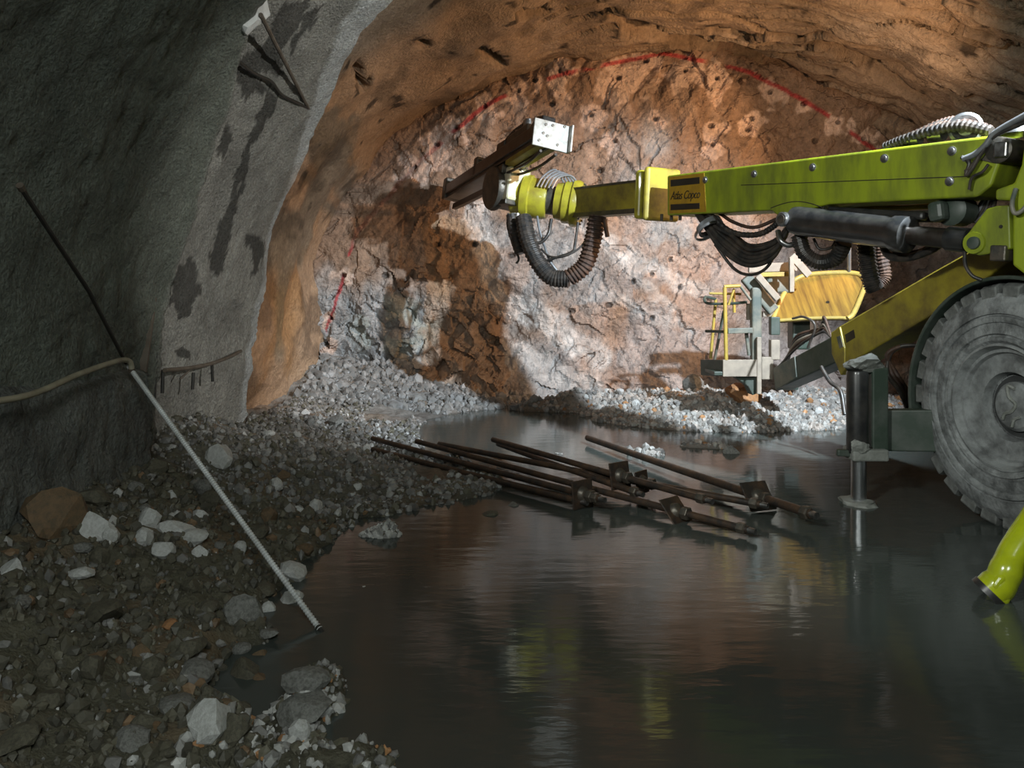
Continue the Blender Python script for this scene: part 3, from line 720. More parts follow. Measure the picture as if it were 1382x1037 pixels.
place_all(scatter(95, (-2.6, 0.1), (2.0, 5.3), lambda x, y: x < np.interp(y, EDGE_Y, EDGE_X) + 0.05, 0.025, 0.085, r3), 'bank',
          ['stone_earth', 'stone_earth', 'stone_earth', 'stone_earth', 'stone_earth', 'stone_grey', 'stone_grey', 'stone_rust'], 'loose stones of the near bank')
place_all(scatter(60, (-2.5, 0.2), (5.2, 9.5), lambda x, y: x > -2.5, 0.025, 0.07, r3), 'flat', ['stone_pale', 'stone_grey'], 'pale stones between wall and bolts')
place_all(scatter(55, (0.9, 4.4), (8.0, 11.2), lambda x, y: True, 0.03, 0.085, r3), 'heap', ['stone_pale', 'stone_grey', 'stone_pale'], 'stones of the muck heap')

# gravel nobody could count: joined
def gravel(name, n, xr, yr, cond, smin, smax, power, cols, wts, seed, label):
    rng = np.random.default_rng(seed); M = n * 6
    x = rng.uniform(*xr, M); y = rng.uniform(*yr, M); z = H(x, y)
    ok = cond(x, y, z) & (z > -0.015); x, y, z = x[ok][:n], y[ok][:n], z[ok][:n]; k = len(x)
    bm = bmesh.new(); bmesh.ops.create_icosphere(bm, subdivisions=1, radius=1.0)
    bv = np.array([vv.co[:] for vv in bm.verts]); bf = np.array([[vv.index for vv in f.verts] for f in bm.faces]); bm.free()
    s = smin + (smax - smin) * rng.random(k) ** power
    V = bv[None] * (1 + rng.uniform(-0.28, 0.28, (k, 12, 1))) * s[:, None, None] * rng.uniform(0.55, 1.15, (k, 1, 3))
    a = rng.uniform(0, 6.28, k); cs, sn = np.cos(a)[:, None], np.sin(a)[:, None]
    Vx = V[..., 0] * cs - V[..., 1] * sn; Vy = V[..., 0] * sn + V[..., 1] * cs
    V = np.stack([Vx + x[:, None], Vy + y[:, None], V[..., 2] + (z + s * 0.25)[:, None]], -1)
    Fc = bf[None] + (np.arange(k) * 12)[:, None, None]
    ci = rng.choice(len(cols), k, p=np.array(wts) / sum(wts))
    c = np.array(cols)[ci] * rng.uniform(0.7, 1.25, (k, 1)); c = np.repeat(c[:, None], 12, 1)
    o = link(name, fast_mesh(name, V.reshape(-1, 3), Fc.reshape(-1, 3), np.clip(c, 0, 0.9).reshape(-1, 3), smooth=False), 'gravel')
    tag(o, label, 'gravel', kind='stuff')
PALE, GREY, EARTH, RUST, ORNG = (0.48, 0.48, 0.465), (0.24, 0.235, 0.225), (0.118, 0.11, 0.08), (0.2, 0.13, 0.075), (0.42, 0.22, 0.1)
shore = lambda x, y: np.interp(y, EDGE_Y, EDGE_X) - x
gravel('gravel_bank', 9500, (-2.7, 0.2), (1.8, 5.6), lambda x, y, z: (shore(x, y) > -0.06), 0.005, 0.036, 3.6, [EARTH, (0.1, 0.095, 0.075), GREY, RUST, PALE], [6, 6, 1.1, 0.35, 0.25], 31, 'small dark gravel and earth of the near left bank')
gravel('gravel_flat', 11000, (-2.75, 0.25), (5.2, 10.4), lambda x, y, z: (shore(x, y) > -0.12) & (vnoise(x * 1.3, y * 1.3, 0 * x, 150) + 0.55 * sstep(-0.3, -1.0, -shore(x, y)) > -0.35), 0.007, 0.04, 3.4, [GREY, (0.36, 0.36, 0.35), EARTH, (0.16, 0.155, 0.145)], [4, 2.2, 3, 4], 32, 'grey wet gravel spread between left wall and rock bolts')
gravel('gravel_heap', 12000, (0.4, 6.2), (7.4, 12.0), lambda x, y, z: (z > 0.0), 0.010, 0.05, 2.6, [(0.36, 0.35, 0.33), GREY, (0.42, 0.37, 0.33), ORNG], [5, 3, 3, 0.5], 33, 'light broken rock of the muck heap before the face')
gravel('gravel_talus', 4500, (-2.75, 0.6), (10.3, 12.1), lambda x, y, z: (z > 0.0), 0.008, 0.08, 4.4, [(0.3, 0.3, 0.295), GREY, (0.2, 0.195, 0.185)], [3, 4, 4], 34, 'broken grey rock lying at the left foot of the face')
gravel('gravel_islet', 260, (-1.0, -0.55), (4.98, 5.3), lambda x, y, z: z > -0.01, 0.008, 0.03, 2.0, [PALE, GREY], [2, 1], 35, 'tiny islet of pale pebbles in the water')
gravel('gravel_corner', 700, (-1.0, -0.2), (2.4, 3.5), lambda x, y, z: z > -0.01, 0.006, 0.03, 2.4, [PALE, GREY, EARTH, ORNG], [3, 3, 3, 0.6], 36, 'wet pebbles around the rocks in the lower water')

# ------------------------------------------------------------------ rock bolts lying across the water
def tz(u_, v_, lift):
    Y = F * (EYE - lift) / (v_ - CV); return P(u_, v_, Y)
def crop(cx, cy): return 480 + cx * 0.4776, 560 + cy * 0.4776
BOLTS = [  # far end, near end (crop pixels), lifts, plate position along it (0..1 or None), label
    ((48, 67), (690, 237), 0.10, 0.10, 0.945, 'rock bolt whose square plate stands nearest the gravel, second farthest left'),
    ((48, 98), (640, 246), 0.05, 0.05, None, 'plateless steel bolt half buried in gravel, lowest on the left'),
    ((172, 75), (1110, 326), 0.13, 0.05, 0.845, 'longest rock bolt, its tilted plate nearest the viewer'),
    ((235, 83), (1145, 254), 0.14, 0.10, 0.70, 'rock bolt lying flattest across the others with small upright plate'),
    ((388, 70), (992, 241), 0.20, 0.14, 0.665, 'rock bolt lying on top with a square plate in its middle'),
    ((402, 82), (800, 222), 0.12, 0.10, None, 'short steel bolt without plate under the topmost one'),
    ((655, 65), (1288, 281), 0.06, 0.10, 0.835, 'thick rock bolt lying apart on the right with a leaning plate'),
]
for k, (a, b_, la, lb, tp, lab) in enumerate(BOLTS):
    pa, pb = tz(*crop(*a), la), tz(*crop(*b_), lb)
    root = empty('rock_bolt', (pb.x, pb.y, 0)); tag(root, lab, 'rock bolt', 'rock bolts lying across the water')
    r = 0.024 if k != 6 else 0.03
    MB().tube([pa, pa.lerp(pb, 0.5) - Vector((0, 0, 0.006)), pb], r, 10).build('rod', 'bolt_steel', root, smooth=True)
    d = (pb - pa).normalized()
    MB().lathe(pb - d * 0.075, d, [(0, r * 1.15), (0.0, r * 1.5), (0.05, r * 1.5), (0.055, r * 1.1)], 6).build('end_nut', 'dark_steel', root)
    MB().tube([pb - d * 0.02, pb + d * 0.05], r * 0.8, 10).build('threaded_end', 'worn_steel', root, smooth=True)
    if tp:
        c_ = pa.lerp(pb, tp); _, s_, u_ = frame(d)
        tl = {0: 0.1, 2: 0.75, 3: 0.15, 4: 0.2, 6: 0.65}[k]
        n_ = (d * math.cos(tl) + u_ * math.sin(tl)).normalized(); up2 = s_.cross(n_).normalized()
        R = Matrix((s_, n_, up2)).transposed(); w_ = {0: .2, 2: .2, 3: .17, 4: .2, 6: .22}[k]
        MB().box(c_, (w_, 0.012, w_), R).build('plate', 'bolt_steel', root, bevel=0.006)
        MB().lathe(c_ - n_ * 0.012, n_, [(0, 0.06), (0.012, 0.06), (0.045, 0.04), (0.05, 0.03)], 16).build('dome', 'dark_steel', root, smooth=True)
        MB().lathe(c_ + d * 0.055, d, [(0, 0.045), (0.05, 0.045)], 6).build('nut', 'dark_steel', root, bevel=0.004)

# ------------------------------------------------------------------ things on the left wall
# ribbed rod leaning from the water to the plinth
p0, p1 = Vector((-0.835, 3.64, -0.02)), P(171, 491, 4.9)
root = empty('ribbed_rod', (p0.x, p0.y, 0)); tag(root, 'long pale ribbed steel rod leaning from the water to the plinth', 'steel rod')
n = 520; pts = [p0.lerp(p1, 0.02 + 0.98 * i / n) for i in range(n + 1)]
MB().tube(pts, [0.0105 + (0.004 if i % 4 < 2 else 0) for i in range(n + 1)], 8).build('shaft', 'galvanised', root)
MB().tube([p0 + (p1 - p0) * -0.004, p0 + (p1 - p0) * 0.03], 0.014, 8).build('tip', 'dark_bar', root, smooth=True)
# thin dark tube continuing above it
root = empty('thin_dark_line', tuple(P(172, 493, 4.9))); tag(root, 'thin dark line running up the near left wall', 'steel rod')
qq, yy = ray_shell(30, 256, 0.25); xx, zz_ = profile(np.array([qq]), np.array([0.30]))
pt = P(30, 256, yy - 0.5)
MB().tube([P(170, 490, 4.88), P(170, 490, 4.88).lerp(pt, 0.5) + Vector((0.03, 0, 0)), pt], 0.011, 8).build('shaft', 'dark_bar', root, smooth=True)
MB().lathe(pt, pt - P(170, 490, 4.88), [(0, 0.016), (0.03, 0.016)], 8).build('end_cap', 'rusty_bar', root)
# cream hose along the plinth top
root = empty('hose', tuple(P(60, 530, 4.7))); tag(root, 'cream plastic hose drooping along the top of the plinth', 'hose')
hp = smooth_path([P(-160, 545, 2.9), P(-60, 545, 3.3), P(0, 541, 3.6), P(50, 530, 3.87), P(105, 506, 4.25), P(150, 490, 4.6), P(168, 486, 4.78), P(176, 490, 4.84), P(178, 502, 4.86)], 6)
MB().tube(hp, 0.016, 10).build('hose_line', 'cream_hose', root, smooth=True)
MB().tube([hp[-3], hp[-1]], 0.02, 10).build('end_sleeve', 'rusty_bar', root, smooth=True)

# rebar bracket sticking out of the wall
def on_shell(u_, v_, inset):
    q_, Y_ = ray_shell(u_, v_, inset); return P(u_, v_, Y_)
root = empty('rebar_bracket', tuple(on_shell(270, 500, 0.16))); tag(root, 'bent rebar with hanging prongs fixed low on the lining', 'rebar')
MB().tube(smooth_path([on_shell(222, 500, .22), on_shell(255, 497, .22), on_shell(285, 491, .21), on_shell(310, 482, .19), on_shell(325, 474, .14)], 4), 0.016, 8).build('bar', 'rusty_bar', root, smooth=True)
for (a, b_) in (((220, 499), (219, 531)), ((261, 503), (260, 526)), ((286, 492), (287, 515))):
    MB().tube([on_shell(*a, .2), on_shell(*b_, .2)], 0.013, 8).build('prong', 'dark_bar', root, smooth=True)
MB().tube([on_shell(258, 498, .22), on_shell(243, 512, .17)], 0.008, 8).build('tie_wire', 'rusty_bar', root, smooth=True)
# rebar strut higher up
root = empty('rebar_strut', tuple(on_shell(416, 145, 0.14))); tag(root, 'straight rebar strut sticking out high on the stained lining', 'rebar')
MB().tube([on_shell(352, 20, .30), on_shell(416, 146, .15)], 0.015, 8).build('bar', 'rusty_bar', root, smooth=True)
MB().tube(smooth_path([on_shell(321, 82, .2), on_shell(345, 100, .18), on_shell(366, 110, .18), on_shell(380, 128, .17), on_shell(400, 138, .17), on_shell(416, 146, .15)], 4), 0.014, 8).build('strut_shadow', 'dark_bar', root, smooth=True)  # dark tube put in for the strut's cast shadow
# lump of sprayed concrete and a steel strip on the bay joint
b1 = on_shell(342, 12, 0.2)
me = rock_mesh('shotcrete_lump', 3, 77, (0.12, 0.2, 0.22)); lo = link('shotcrete_lump', me, 'stone_pale', wall_left, b1)
MB().beam(on_shell(206, 402, .22), on_shell(190, 520, .27), 0.05, 0.03).build('joint_strip', 'rusty_bar', wall_left, bevel=0.004)
MB().beam(on_shell(214, 405, .2), on_shell(208, 540, .22), 0.02, 0.02).build('joint_strip', 'dark_bar', wall_left)

# ------------------------------------------------------------------ the drilling rig
RIG = empty('drill_rig', (3.6, 4.2, 0)); tag(RIG, 'lime green drilling rig with long boom, basket arm and huge muddy wheel', 'drill rig')

class Plane:
    """upright plane through two photo points of known depth; pt() puts a photo point onto it"""
    def __init__(s, a, b_):
        s.a = Vector(a); s.d = (Vector(b_) - s.a).normalized(); hz = Vector((s.d.x, s.d.y, 0)).normalized()
        s.n = Vector((-hz.y, hz.x, 0))
        if s.n.dot(Vector((0, 0, EYE)) - s.a) < 0: s.n = -s.n
        s.u = s.n.cross(s.d).normalized()
        if s.u.z < 0: s.u = -s.u
    def pt(s, u_, v_, off=0.0):
        r = Vector(((u_ - CU) / F, 1, -(v_ - CV) / F)); o = Vector((0, 0, EYE))
        t = (s.a + s.n * off - o).dot(s.n) / r.dot(s.n); return o + r * t

BP = Plane(P(1325, 236, 5.3), P(905, 262, 7.9)); BW = 0.36
def bpt(u_, v_, off=0.0): return BP.pt(u_, v_, off)
boom_out = [(900, 237), (1310, 186), (1334, 183), (1346, 192), (1348, 222), (1338, 250), (1318, 266), (1117, 276), (1098, 281), (1086, 296), (1072, 310), (1058, 306), (1050, 292), (1040, 284), (900, 291)]
boom = MB().prism([bpt(*p) for p in boom_out], BP.n * -BW).build('boom', 'lime_paint', RIG, bevel=0.018, seg=3)
for (x_, y_) in ((952, 243), (1018, 235), (1097, 226), (1194, 214), (1285, 204), (1282, 245)):
    c_ = bpt(x_, y_, -0.002)
    bo = MB().lathe(c_, BP.n, [(0, 0.032), (0.008, 0.032), (0.01, 0.024), (0.018, 0.022), (0.02, 0.012)], 14).build('bolt', 'worn_steel', boom, smooth=True)
MB().beam(bpt(1000, 250, 0.002), bpt(1310, 238, 0.002), 0.004, 0.006, BP.u).build('weld_seam', 'decal_black', boom)
MB().tube([bpt(1040 + 8 * i, 281 - 9 * math.sin(i / 9 * math.pi), 0.001) for i in range(10)], 0.004, 6).build('lug_weld', 'decal_black', boom)
dec = MB().prism([bpt(*p, 0.003) for p in ((903, 239), (950, 233.5), (953, 286), (903, 288.5))], BP.n * -0.006).build('decal_plate', 'decal_amber', boom)
for ys in ((243, 239, 248, 252), (276, 274, 282, 284)):
    MB().prism([bpt(*p, 0.005) for p in ((905, ys[0]), (944, ys[1]), (944, ys[2]), (905, ys[3]))], BP.n * -0.004).build('decal_stripe', 'decal_black', boom)
# lettering on the boom
cu = bpy.data.curves.new('lettering', 'FONT'); cu.body = 'Atlas Copco'; cu.size = 1.0; cu.shear = 0.35; cu.extrude = 0.01; cu.space_character = 0.92
tmp = bpy.data.objects.new('tmp_lettering', cu); COL.objects.link(tmp)
dg = bpy.context.evaluated_depsgraph_get(); dg.update()
tme = bpy.data.meshes.new_from_object(tmp.evaluated_get(dg)); bpy.data.objects.remove(tmp)
co = np.array([vv.co[:] for vv in tme.vertices]); mn, mxx = co.min(0), co.max(0)
pl_, pr_ = bpt(905, 266, 0.004), bpt(945, 263.5, 0.004); wv = (pr_ - pl_); sx_ = wv.length / (mxx[0] - mn[0]); hgt = 0.105 / (mxx[1] - mn[1])
for vv in tme.vertices:
    q_ = Vector(vv.co); p_ = pl_ + wv.normalized() * ((q_.x - mn[0]) * sx_) + BP.u * ((q_.y - (mn[1] + mxx[1]) / 2) * hgt) + BP.n * (q_.z * 0.2 + 0.001)
    vv.co = p_ - pl_
tme.name = 'lettering'; link('lettering', tme, 'decal_black', boom, pl_)

# boom axis and its frame
def axis_pt(u_, v_, extra=0.0): return bpt(u_, v_, -BW / 2 + extra)
RB = Matrix((BP.d, BP.n, BP.u)).transposed()
for (u_, v_, lx, hh, mt, nm) in ((880, 264, 0.09, 0.50, 'yellow_paint', 'collar'), (893, 263, 0.07, 0.54, 'yellow_dull', 'collar_flange')):
    cl = MB().box(axis_pt(u_, v_), (lx, BW + 0.05 + (hh - .5), hh), RB).build(nm, mt, RIG, bevel=0.035, seg=3)
for (u_, v_) in ((880, 292), (893, 293), (906, 292), (918, 292)):
    c_ = axis_pt(u_, v_, 0.1); MB().tube([c_ + BP.u * 0.03, c_ - BP.u * 0.04], 0.016, 8).build('clamp_screw', 'dark_steel', RIG)
# telescope tube
tele0, tele1 = axis_pt(884, 265), axis_pt(778, 275)
tele = MB().beam(tele0, tele1, 0.30, 0.34).build('telescope_tube', 'yellow_dull', RIG, bevel=0.035, seg=3)
MB().beam(tele0 + BP.n * 0.152 - BP.u * 0.15, tele1 + BP.n * 0.152 - BP.u * 0.15, 0.008, 0.05).build('wear_strip', 'dark_steel', tele)
MB().beam(tele0 + BP.n * 0.152 + BP.u * 0.155, tele1 + BP.n * 0.152 + BP.u * 0.155, 0.008, 0.025).build('wear_strip', 'dark_steel', tele)
# wrist: two rotary joints
ax = (P(692, 264, 9.75) - tele1).normalized()
j1 = tele1 + ax * 0.0
MB().lathe(j1 - ax * 0.06, ax, [(0, .14), (0, .25), (.04, .275), (.10, .275), (.12, .25), (.2, .25), (.22, .225), (.30, .215), (.30, .15)], 36).build('rotary_joint', 'yellow_paint', RIG, smooth=True)
for k in range(14):
    a = 2 * math.pi * k / 14; _, s_, u_ = frame(ax); c_ = j1 - ax * 0.062 + (s_ * math.cos(a) + u_ * math.sin(a)) * 0.235
    MB().lathe(c_, -ax, [(0, .014), (.018, .014)], 6).build('flange_bolt', 'worn_steel', RIG)
jn = j1 + ax * 0.27
MB().lathe(jn, ax, [(0, .17), (.1, .17)], 24).build('joint_neck', 'dark_steel', RIG, smooth=True)
j2 = j1 + ax * 0.34
MB().lathe(j2, ax, [(0, .15), (0, .22), (.05, .24), (.2, .24), (.21, .27), (.30, .27), (.31, .23), (.42, .22), (.44, .2), (.44, .12)], 36).build('rotary_joint', 'yellow_paint', RIG, smooth=True)
for k in range(5):   # loop of thin hoses over the wrist
    a0 = j1 + ax * (0.1 + 0.045 * k)
    MB().tube(smooth_path([a0 + Vector((0.12, -0.1, 0.2)), a0 + Vector((0.02, -0.12, 0.30 + .012 * k)), a0 + Vector((-0.12, -0.15, 0.27)), a0 + Vector((-0.2, -0.2, 0.14))], 5), 0.012, 8).build('wrist_hose', 'grey_tube', RIG, smooth=True)
# gear block and cradle disc
gb = P(688, 252, 9.72); gd = (Vector((0.55, -0.83, 0))).normalized(); gs = Vector((gd.y, -gd.x, 0)) * -1; RG = Matrix((gs, gd, Vector((0, 0, 1)))).transposed() @ Matrix.Rotation(0.12, 3, 'Y')
blk = MB().box(gb, (0.30, 0.42, 0.40), RG).build('gear_block', 'white_scuffed', RIG, bevel=0.03, seg=2)
MB().box(gb + Vector((0.02, 0.02, 0.22)), (0.26, 0.36, 0.1), RG).build('gear_top', 'lime_paint', blk, bevel=0.02)
MB().lathe(gb + Vector((0.05, -0.1, 0.2)), Vector((1, -0.3, 0.1)), [(0, .07), (.1, .07), (.1, .05), (.16, .05)], 18).build('swivel_motor', 'worn_steel', blk, smooth=True)
MB().lathe(gb + Vector((-0.15, 0.05, -0.02)), Vector((-0.9, -0.42, 0.05)), [(0, .02), (0, .26), (.05, .27), (.09, .25), (.1, .02)], 36).build('cradle_disc', 'dark_steel', RIG, smooth=True)
MB().box(gb + Vector((-0.02, 0, -0.22)), (0.34, 0.4, 0.06), RG).build('gear_base', 'dark_steel', blk, bevel=0.01)
for k in range(3):
    MB().lathe(P(690 + 4 * k, 288, 9.5), Vector((0, 0, -1)), [(0, .04), (.05, .04), (.05, .03), (.09, .03)], 12).build('hose_fitting', 'yellow_paint' if k == 0 else 'worn_steel', blk, smooth=True)

# feed rail
r0, r1 = P(742, 188, 8.7), P(612, 268, 11.5)
fd = (r1 - r0).normalized(); _, fs, fu = frame(fd)
roll = Quaternion(fd, 0.16); fs = roll @ fs; fu = roll @ fu
RF = Matrix((fd, fs, fu)).transposed()
feed = MB().beam(r0, r1, 0.24, 0.05, fu).build('feed_beam', 'rail_steel', RIG, bevel=0.008)
MB().beam(r0 + fu * 0.09 - fs * 0.12, r1 + fu * 0.09 - fs * 0.12, 0.06, 0.15, fu).build('guide_rail', 'rail_steel', feed, bevel=0.012)
MB().beam(r0 + fu * 0.09 + fs * 0.12, r1 + fu * 0.09 + fs * 0.12, 0.06, 0.15, fu).build('guide_rail', 'rail_steel', feed, bevel=0.012)
MB().beam(r0 - fu * 0.05, r0.lerp(r1, 0.30) - fu * 0.05, 0.24, 0.06, fu).build('underside_cover', 'yellow_dull', feed, bevel=0.01)
MB().beam(r0 - fu * 0.085, r0.lerp(r1, 0.32) - fu * 0.085, 0.03, 0.03, fu).build('cover_rib', 'decal_black', feed)
for s_ in (-1, 1):
    MB().tube(smooth_path([r0 + fs * (0.09 * s_) - fu * 0.15, r0.lerp(r1, 0.12) + fs * (0.08 * s_) - fu * 0.19, r0.lerp(r1, 0.25) + fs * (0.07 * s_) - fu * 0.17, r0.lerp(r1, 0.34) + fs * (0.05 * s_) - fu * 0.14], 6), 0.017, 8).build('feed_hose', 'hose_rubber', feed, smooth=True)
ep = MB().box(r0 - fd * 0.02 + fu * 0.035, (0.03, 0.42, 0.30), RF).build('end_plate', 'white_paint', RIG, bevel=0.006)
MB().box(r0 - fd * 0.05 + fu * 0.035 + fs * 0.215, (0.10, 0.02, 0.30), RF).build('plate_flange', 'white_paint', ep, bevel=0.004)
for (a, b_) in ((-0.08, 0.1), (0.0, 0.11), (0.14, 0.13), (-0.1, 0.0), (-0.05, -0.02), (0.08, -0.09), (-0.14, -0.09)):
    MB().lathe(r0 - fd * 0.034 + fs * a + fu * (b_ + 0.035), -fd, [(0, .016), (.012, .016)], 8).build('plate_bolt', 'dark_steel', ep)
MB().prism([r0 + fd * a + fu * b_ - fs * 0.1 for a, b_ in ((0.0, .12), (0.02, .26), (0.2, .3), (0.42, .2), (0.6, .17), (0.6, .1))], fs * 0.16).build('hose_drum_guard', 'black_paint', RIG, bevel=0.02)
# rock drill on its cradle
dc = r0.lerp(r1, 0.24) + fu * 0.22
drl = MB().box(dc, (0.62, 0.2, 0.17), RF).build('rock_drill', 'dark_steel', RIG, bevel=0.03, seg=2)
MB().box(dc + fd * 0.42 - fu * 0.02, (0.24, 0.24, 0.14), RF).build('drill_head', 'rail_steel', drl, bevel=0.02)
MB().lathe(dc - fd * 0.1 + fu * 0.1, fu, [(0, .06), (.07, .06), (.07, .04), (.1, .04)], 14).build('drill_port', 'worn_steel', drl, smooth=True)
MB().lathe(dc + fd * 0.16 + fu * 0.08, fu, [(0, .045), (.06, .045)], 12).build('drill_port', 'worn_steel', drl, smooth=True)
for k in range(3):
    MB().tube(smooth_path([dc + fd * (0.1 * k - .1) + fu * 0.1, dc + fd * (0.1 * k) + fu * 0.19, dc + fd * (0.14 * k + 0.25) + fu * 0.14, dc + fd * (0.55 + .05 * k) + fu * 0.02], 5), 0.016, 8).build('drill_hose', 'hose_rubber', drl, smooth=True)
MB().tube([dc + fd * 0.5, r1 + fu * 0.2 + fd * 0.1], 0.02, 10).build('drill_steel', 'bolt_steel', RIG, smooth=True)
MB().box(r0.lerp(r1, 0.62) + fu * 0.14, (0.12, 0.3, 0.26), RF).build('rod_guide', 'dark_steel', RIG, bevel=0.02)
MB().box(r1 + fu * 0.12, (0.14, 0.32, 0.3), RF).build('front_centralizer', 'dark_steel', RIG, bevel=0.02)
MB().box(r0.lerp(r1, 0.40) - fu * 0.10, (0.5, 0.26, 0.12), RF).build('feed_cradle', 'dark_steel', RIG, bevel=0.02)
MB().beam(r0.lerp(r1, 0.40) - fu * 0.2, r0.lerp(r1, 0.97) - fu * 0.14, 0.07, 0.08, fu).build('feed_cylinder', 'rail_steel', RIG, bevel=0.01)

# hoses and sleeves
def hose(name, pts, r, mat, parent=RIG, n=8, rib=0.0, seg=10):
    sp = smooth_path(pts, n)
    if rib:
        fine = []
        for a, b_ in zip(sp[:-1], sp[1:]): fine += [a.lerp(b_, k / 3) for k in range(3)]
        sp = fine; rs = [r * (1 + (rib if i % 4 < 2 else -rib)) for i in range(len(sp))]
    else: rs = r
    return MB().tube(sp, rs, seg).build(name, mat, parent, smooth=not rib)
hose('hose_sleeve', [P(806, 292, 9.0), P(800, 325, 9.0), P(789, 358, 9.02), P(766, 377, 9.05)], 0.095, 'hose_brown', rib=0.07, seg=14)
hose('hose_sleeve', [P(768, 377, 9.05), P(744, 374, 9.1), P(725, 352, 9.15), P(712, 322, 9.2), P(706, 292, 9.3)], 0.095, 'hose_rubber', rib=0.05, seg=14)
hose('canister_hose', [P(690, 290, 9.4), P(694, 315, 9.35), P(702, 344, 9.3)], 0.06, 'hose_rubber', rib=0.04, seg=12)
hose('loop_hose', [P(780, 300, 9.0), P(776, 330, 9.0), P(772, 340, 9.0), P(750, 348, 9.05), P(738, 352, 9.1)], 0.016, 'hose_rubber')
hose('loop_hose', [P(800, 305, 9.0), P(785, 332, 9.0), P(762, 346, 9.0), P(742, 346, 9.1), P(730, 336, 9.15)], 0.012, 'hose_rubber')
hose('loop_hose', [P(744, 296, 9.2), P(740, 316, 9.15), P(728, 328, 9.15), P(714, 322, 9.2)], 0.02, 'hose_rubber')
hose('loop_hose', [P(686, 288, 9.4), P(685, 305, 9.38), P(692, 330, 9.35), P(700, 348, 9.3), P(697, 356, 9.3)], 0.013, 'hose_rubber')
hose('loop_hose', [P(725, 292, 9.3), P(728, 310, 9.25), P(734, 330, 9.2), P(742, 352, 9.12), P(752, 366, 9.1)], 0.014, 'grey_tube')
hose('dangling_end', [P(816, 296, 8.9), P(818, 310, 8.9), P(820, 320, 8.9)], 0.025, 'hose_brown', n=3)
rng2 = random.Random(4)
for k in range(11):   # the bundle slung under the boom
    o1, o2, dp = rng2.uniform(-6, 6), rng2.uniform(-9, 9), rng2.uniform(-0.12, 0.12); s = k / 10
    hose('slung_hose', [P(938 + 14 * s + o1 * .4, 284, 7.75 + dp), P(952 + 12 * s, 306 - 2 * s, 7.6 + dp), P(975 + 14 * s, 338 - 22 * s, 7.45 + dp), P(1008 + 4 * s, 360 - 26 * s + o2 * .3, 7.25 + dp),
                        P(1040 + 4 * s, 350 - 24 * s, 7.05 + dp), P(1058 + 4 * s, 322 - 14 * s, 6.95 + dp), P(1066, 300, 6.9 + dp)], 0.021, 'hose_rubber')
hose('slung_hose', [P(952, 284, 7.6), P(985, 312, 7.4), P(1020, 317, 7.2), P(1045, 305, 7.05), P(1056, 290, 6.95)], 0.026, 'hose_rubber', rib=.05)
hose('slung_hose', [P(966, 284, 7.6), P(990, 300, 7.4), P(1018, 307, 7.2), P(1048, 296, 7.05)], 0.016, 'hose_brown')
hose('slung_hose', [P(965, 330, 7.5), P(990, 362, 7.4), P(1012, 371, 7.25), P(1034, 362, 7.1), P(1050, 335, 7.0)], 0.014, 'hose_rubber')
MB().lathe(P(958, 306, 7.6), P(975, 338, 7.45) - P(950, 300, 7.62), [(-.03, .112), (.03, .112), (.03, .125), (-.03, .125)], 20, close=True).build('hose_strap', 'grey_tube', RIG, smooth=True)
MB().lathe(P(955, 312, 7.55), P(975, 338, 7.45) - P(950, 300, 7.62), [(-.012, .12), (.012, .12), (.012, .132), (-.012, .132)], 20, close=True).build('hose_strap', 'worn_steel', RIG, smooth=True)
hose('hook_strap', [P(1050, 312, 6.9), P(1053, 324, 6.85), P(1063, 331, 6.83), P(1074, 328, 6.83), P(1076, 318, 6.85)], 0.024, 'worn_steel')
hose('hose_sleeve', [P(1078, 318, 6.75), P(1086, 342, 6.72), P(1106, 354, 6.68), P(1128, 348, 6.6), P(1140, 326, 6.5)], 0.062, 'hose_rubber', rib=0.06, seg=12)
hose('loop_hose', [P(1098, 322, 6.7), P(1106, 336, 6.68), P(1122, 334, 6.62), P(1130, 320, 6.55)], 0.012, 'hose_rubber')
hose('hose_sleeve', [P(1168, 322, 6.6), P(1170, 350, 6.6), P(1176, 380, 6.6), P(1182, 392, 6.6)], 0.068, 'hose_rubber', rib=0.08, seg=12)
hose('hose_sleeve', [P(1186, 385, 6.7), P(1194, 372, 6.7), P(1190, 345, 6.7), P(1192, 322, 6.7)], 0.05, 'hose_brown', rib=0.08, seg=12)
hose('loop_hose', [P(1190, 328, 6.2), P(1200, 345, 6.1), P(1225, 348, 5.95), P(1255, 338, 5.8), P(1270, 328, 5.7)], 0.03, 'hose_rubber')
hose('loop_hose', [P(1196, 320, 6.15), P(1210, 340, 6.05), P(1240, 340, 5.9), P(1262, 328, 5.75)], 0.02, 'hose_rubber')
for k, (a, b_) in enumerate((((1110, 290), (1310, 296)), ((1125, 284), (1312, 286)), ((1140, 280), (1300, 275)), ((1105, 285), (1260, 290)))):
    hose('line_hose', [bpt(*a, -0.25 - .06 * k), bpt((a[0] + b_[0]) / 2, (a[1] + b_[1]) / 2 + 3, -0.25 - .06 * k), bpt(*b_, -0.25 - .06 * k)], 0.022, ['hose_rubber', 'worn_steel', 'basket_yellow', 'hose_rubber'][k])
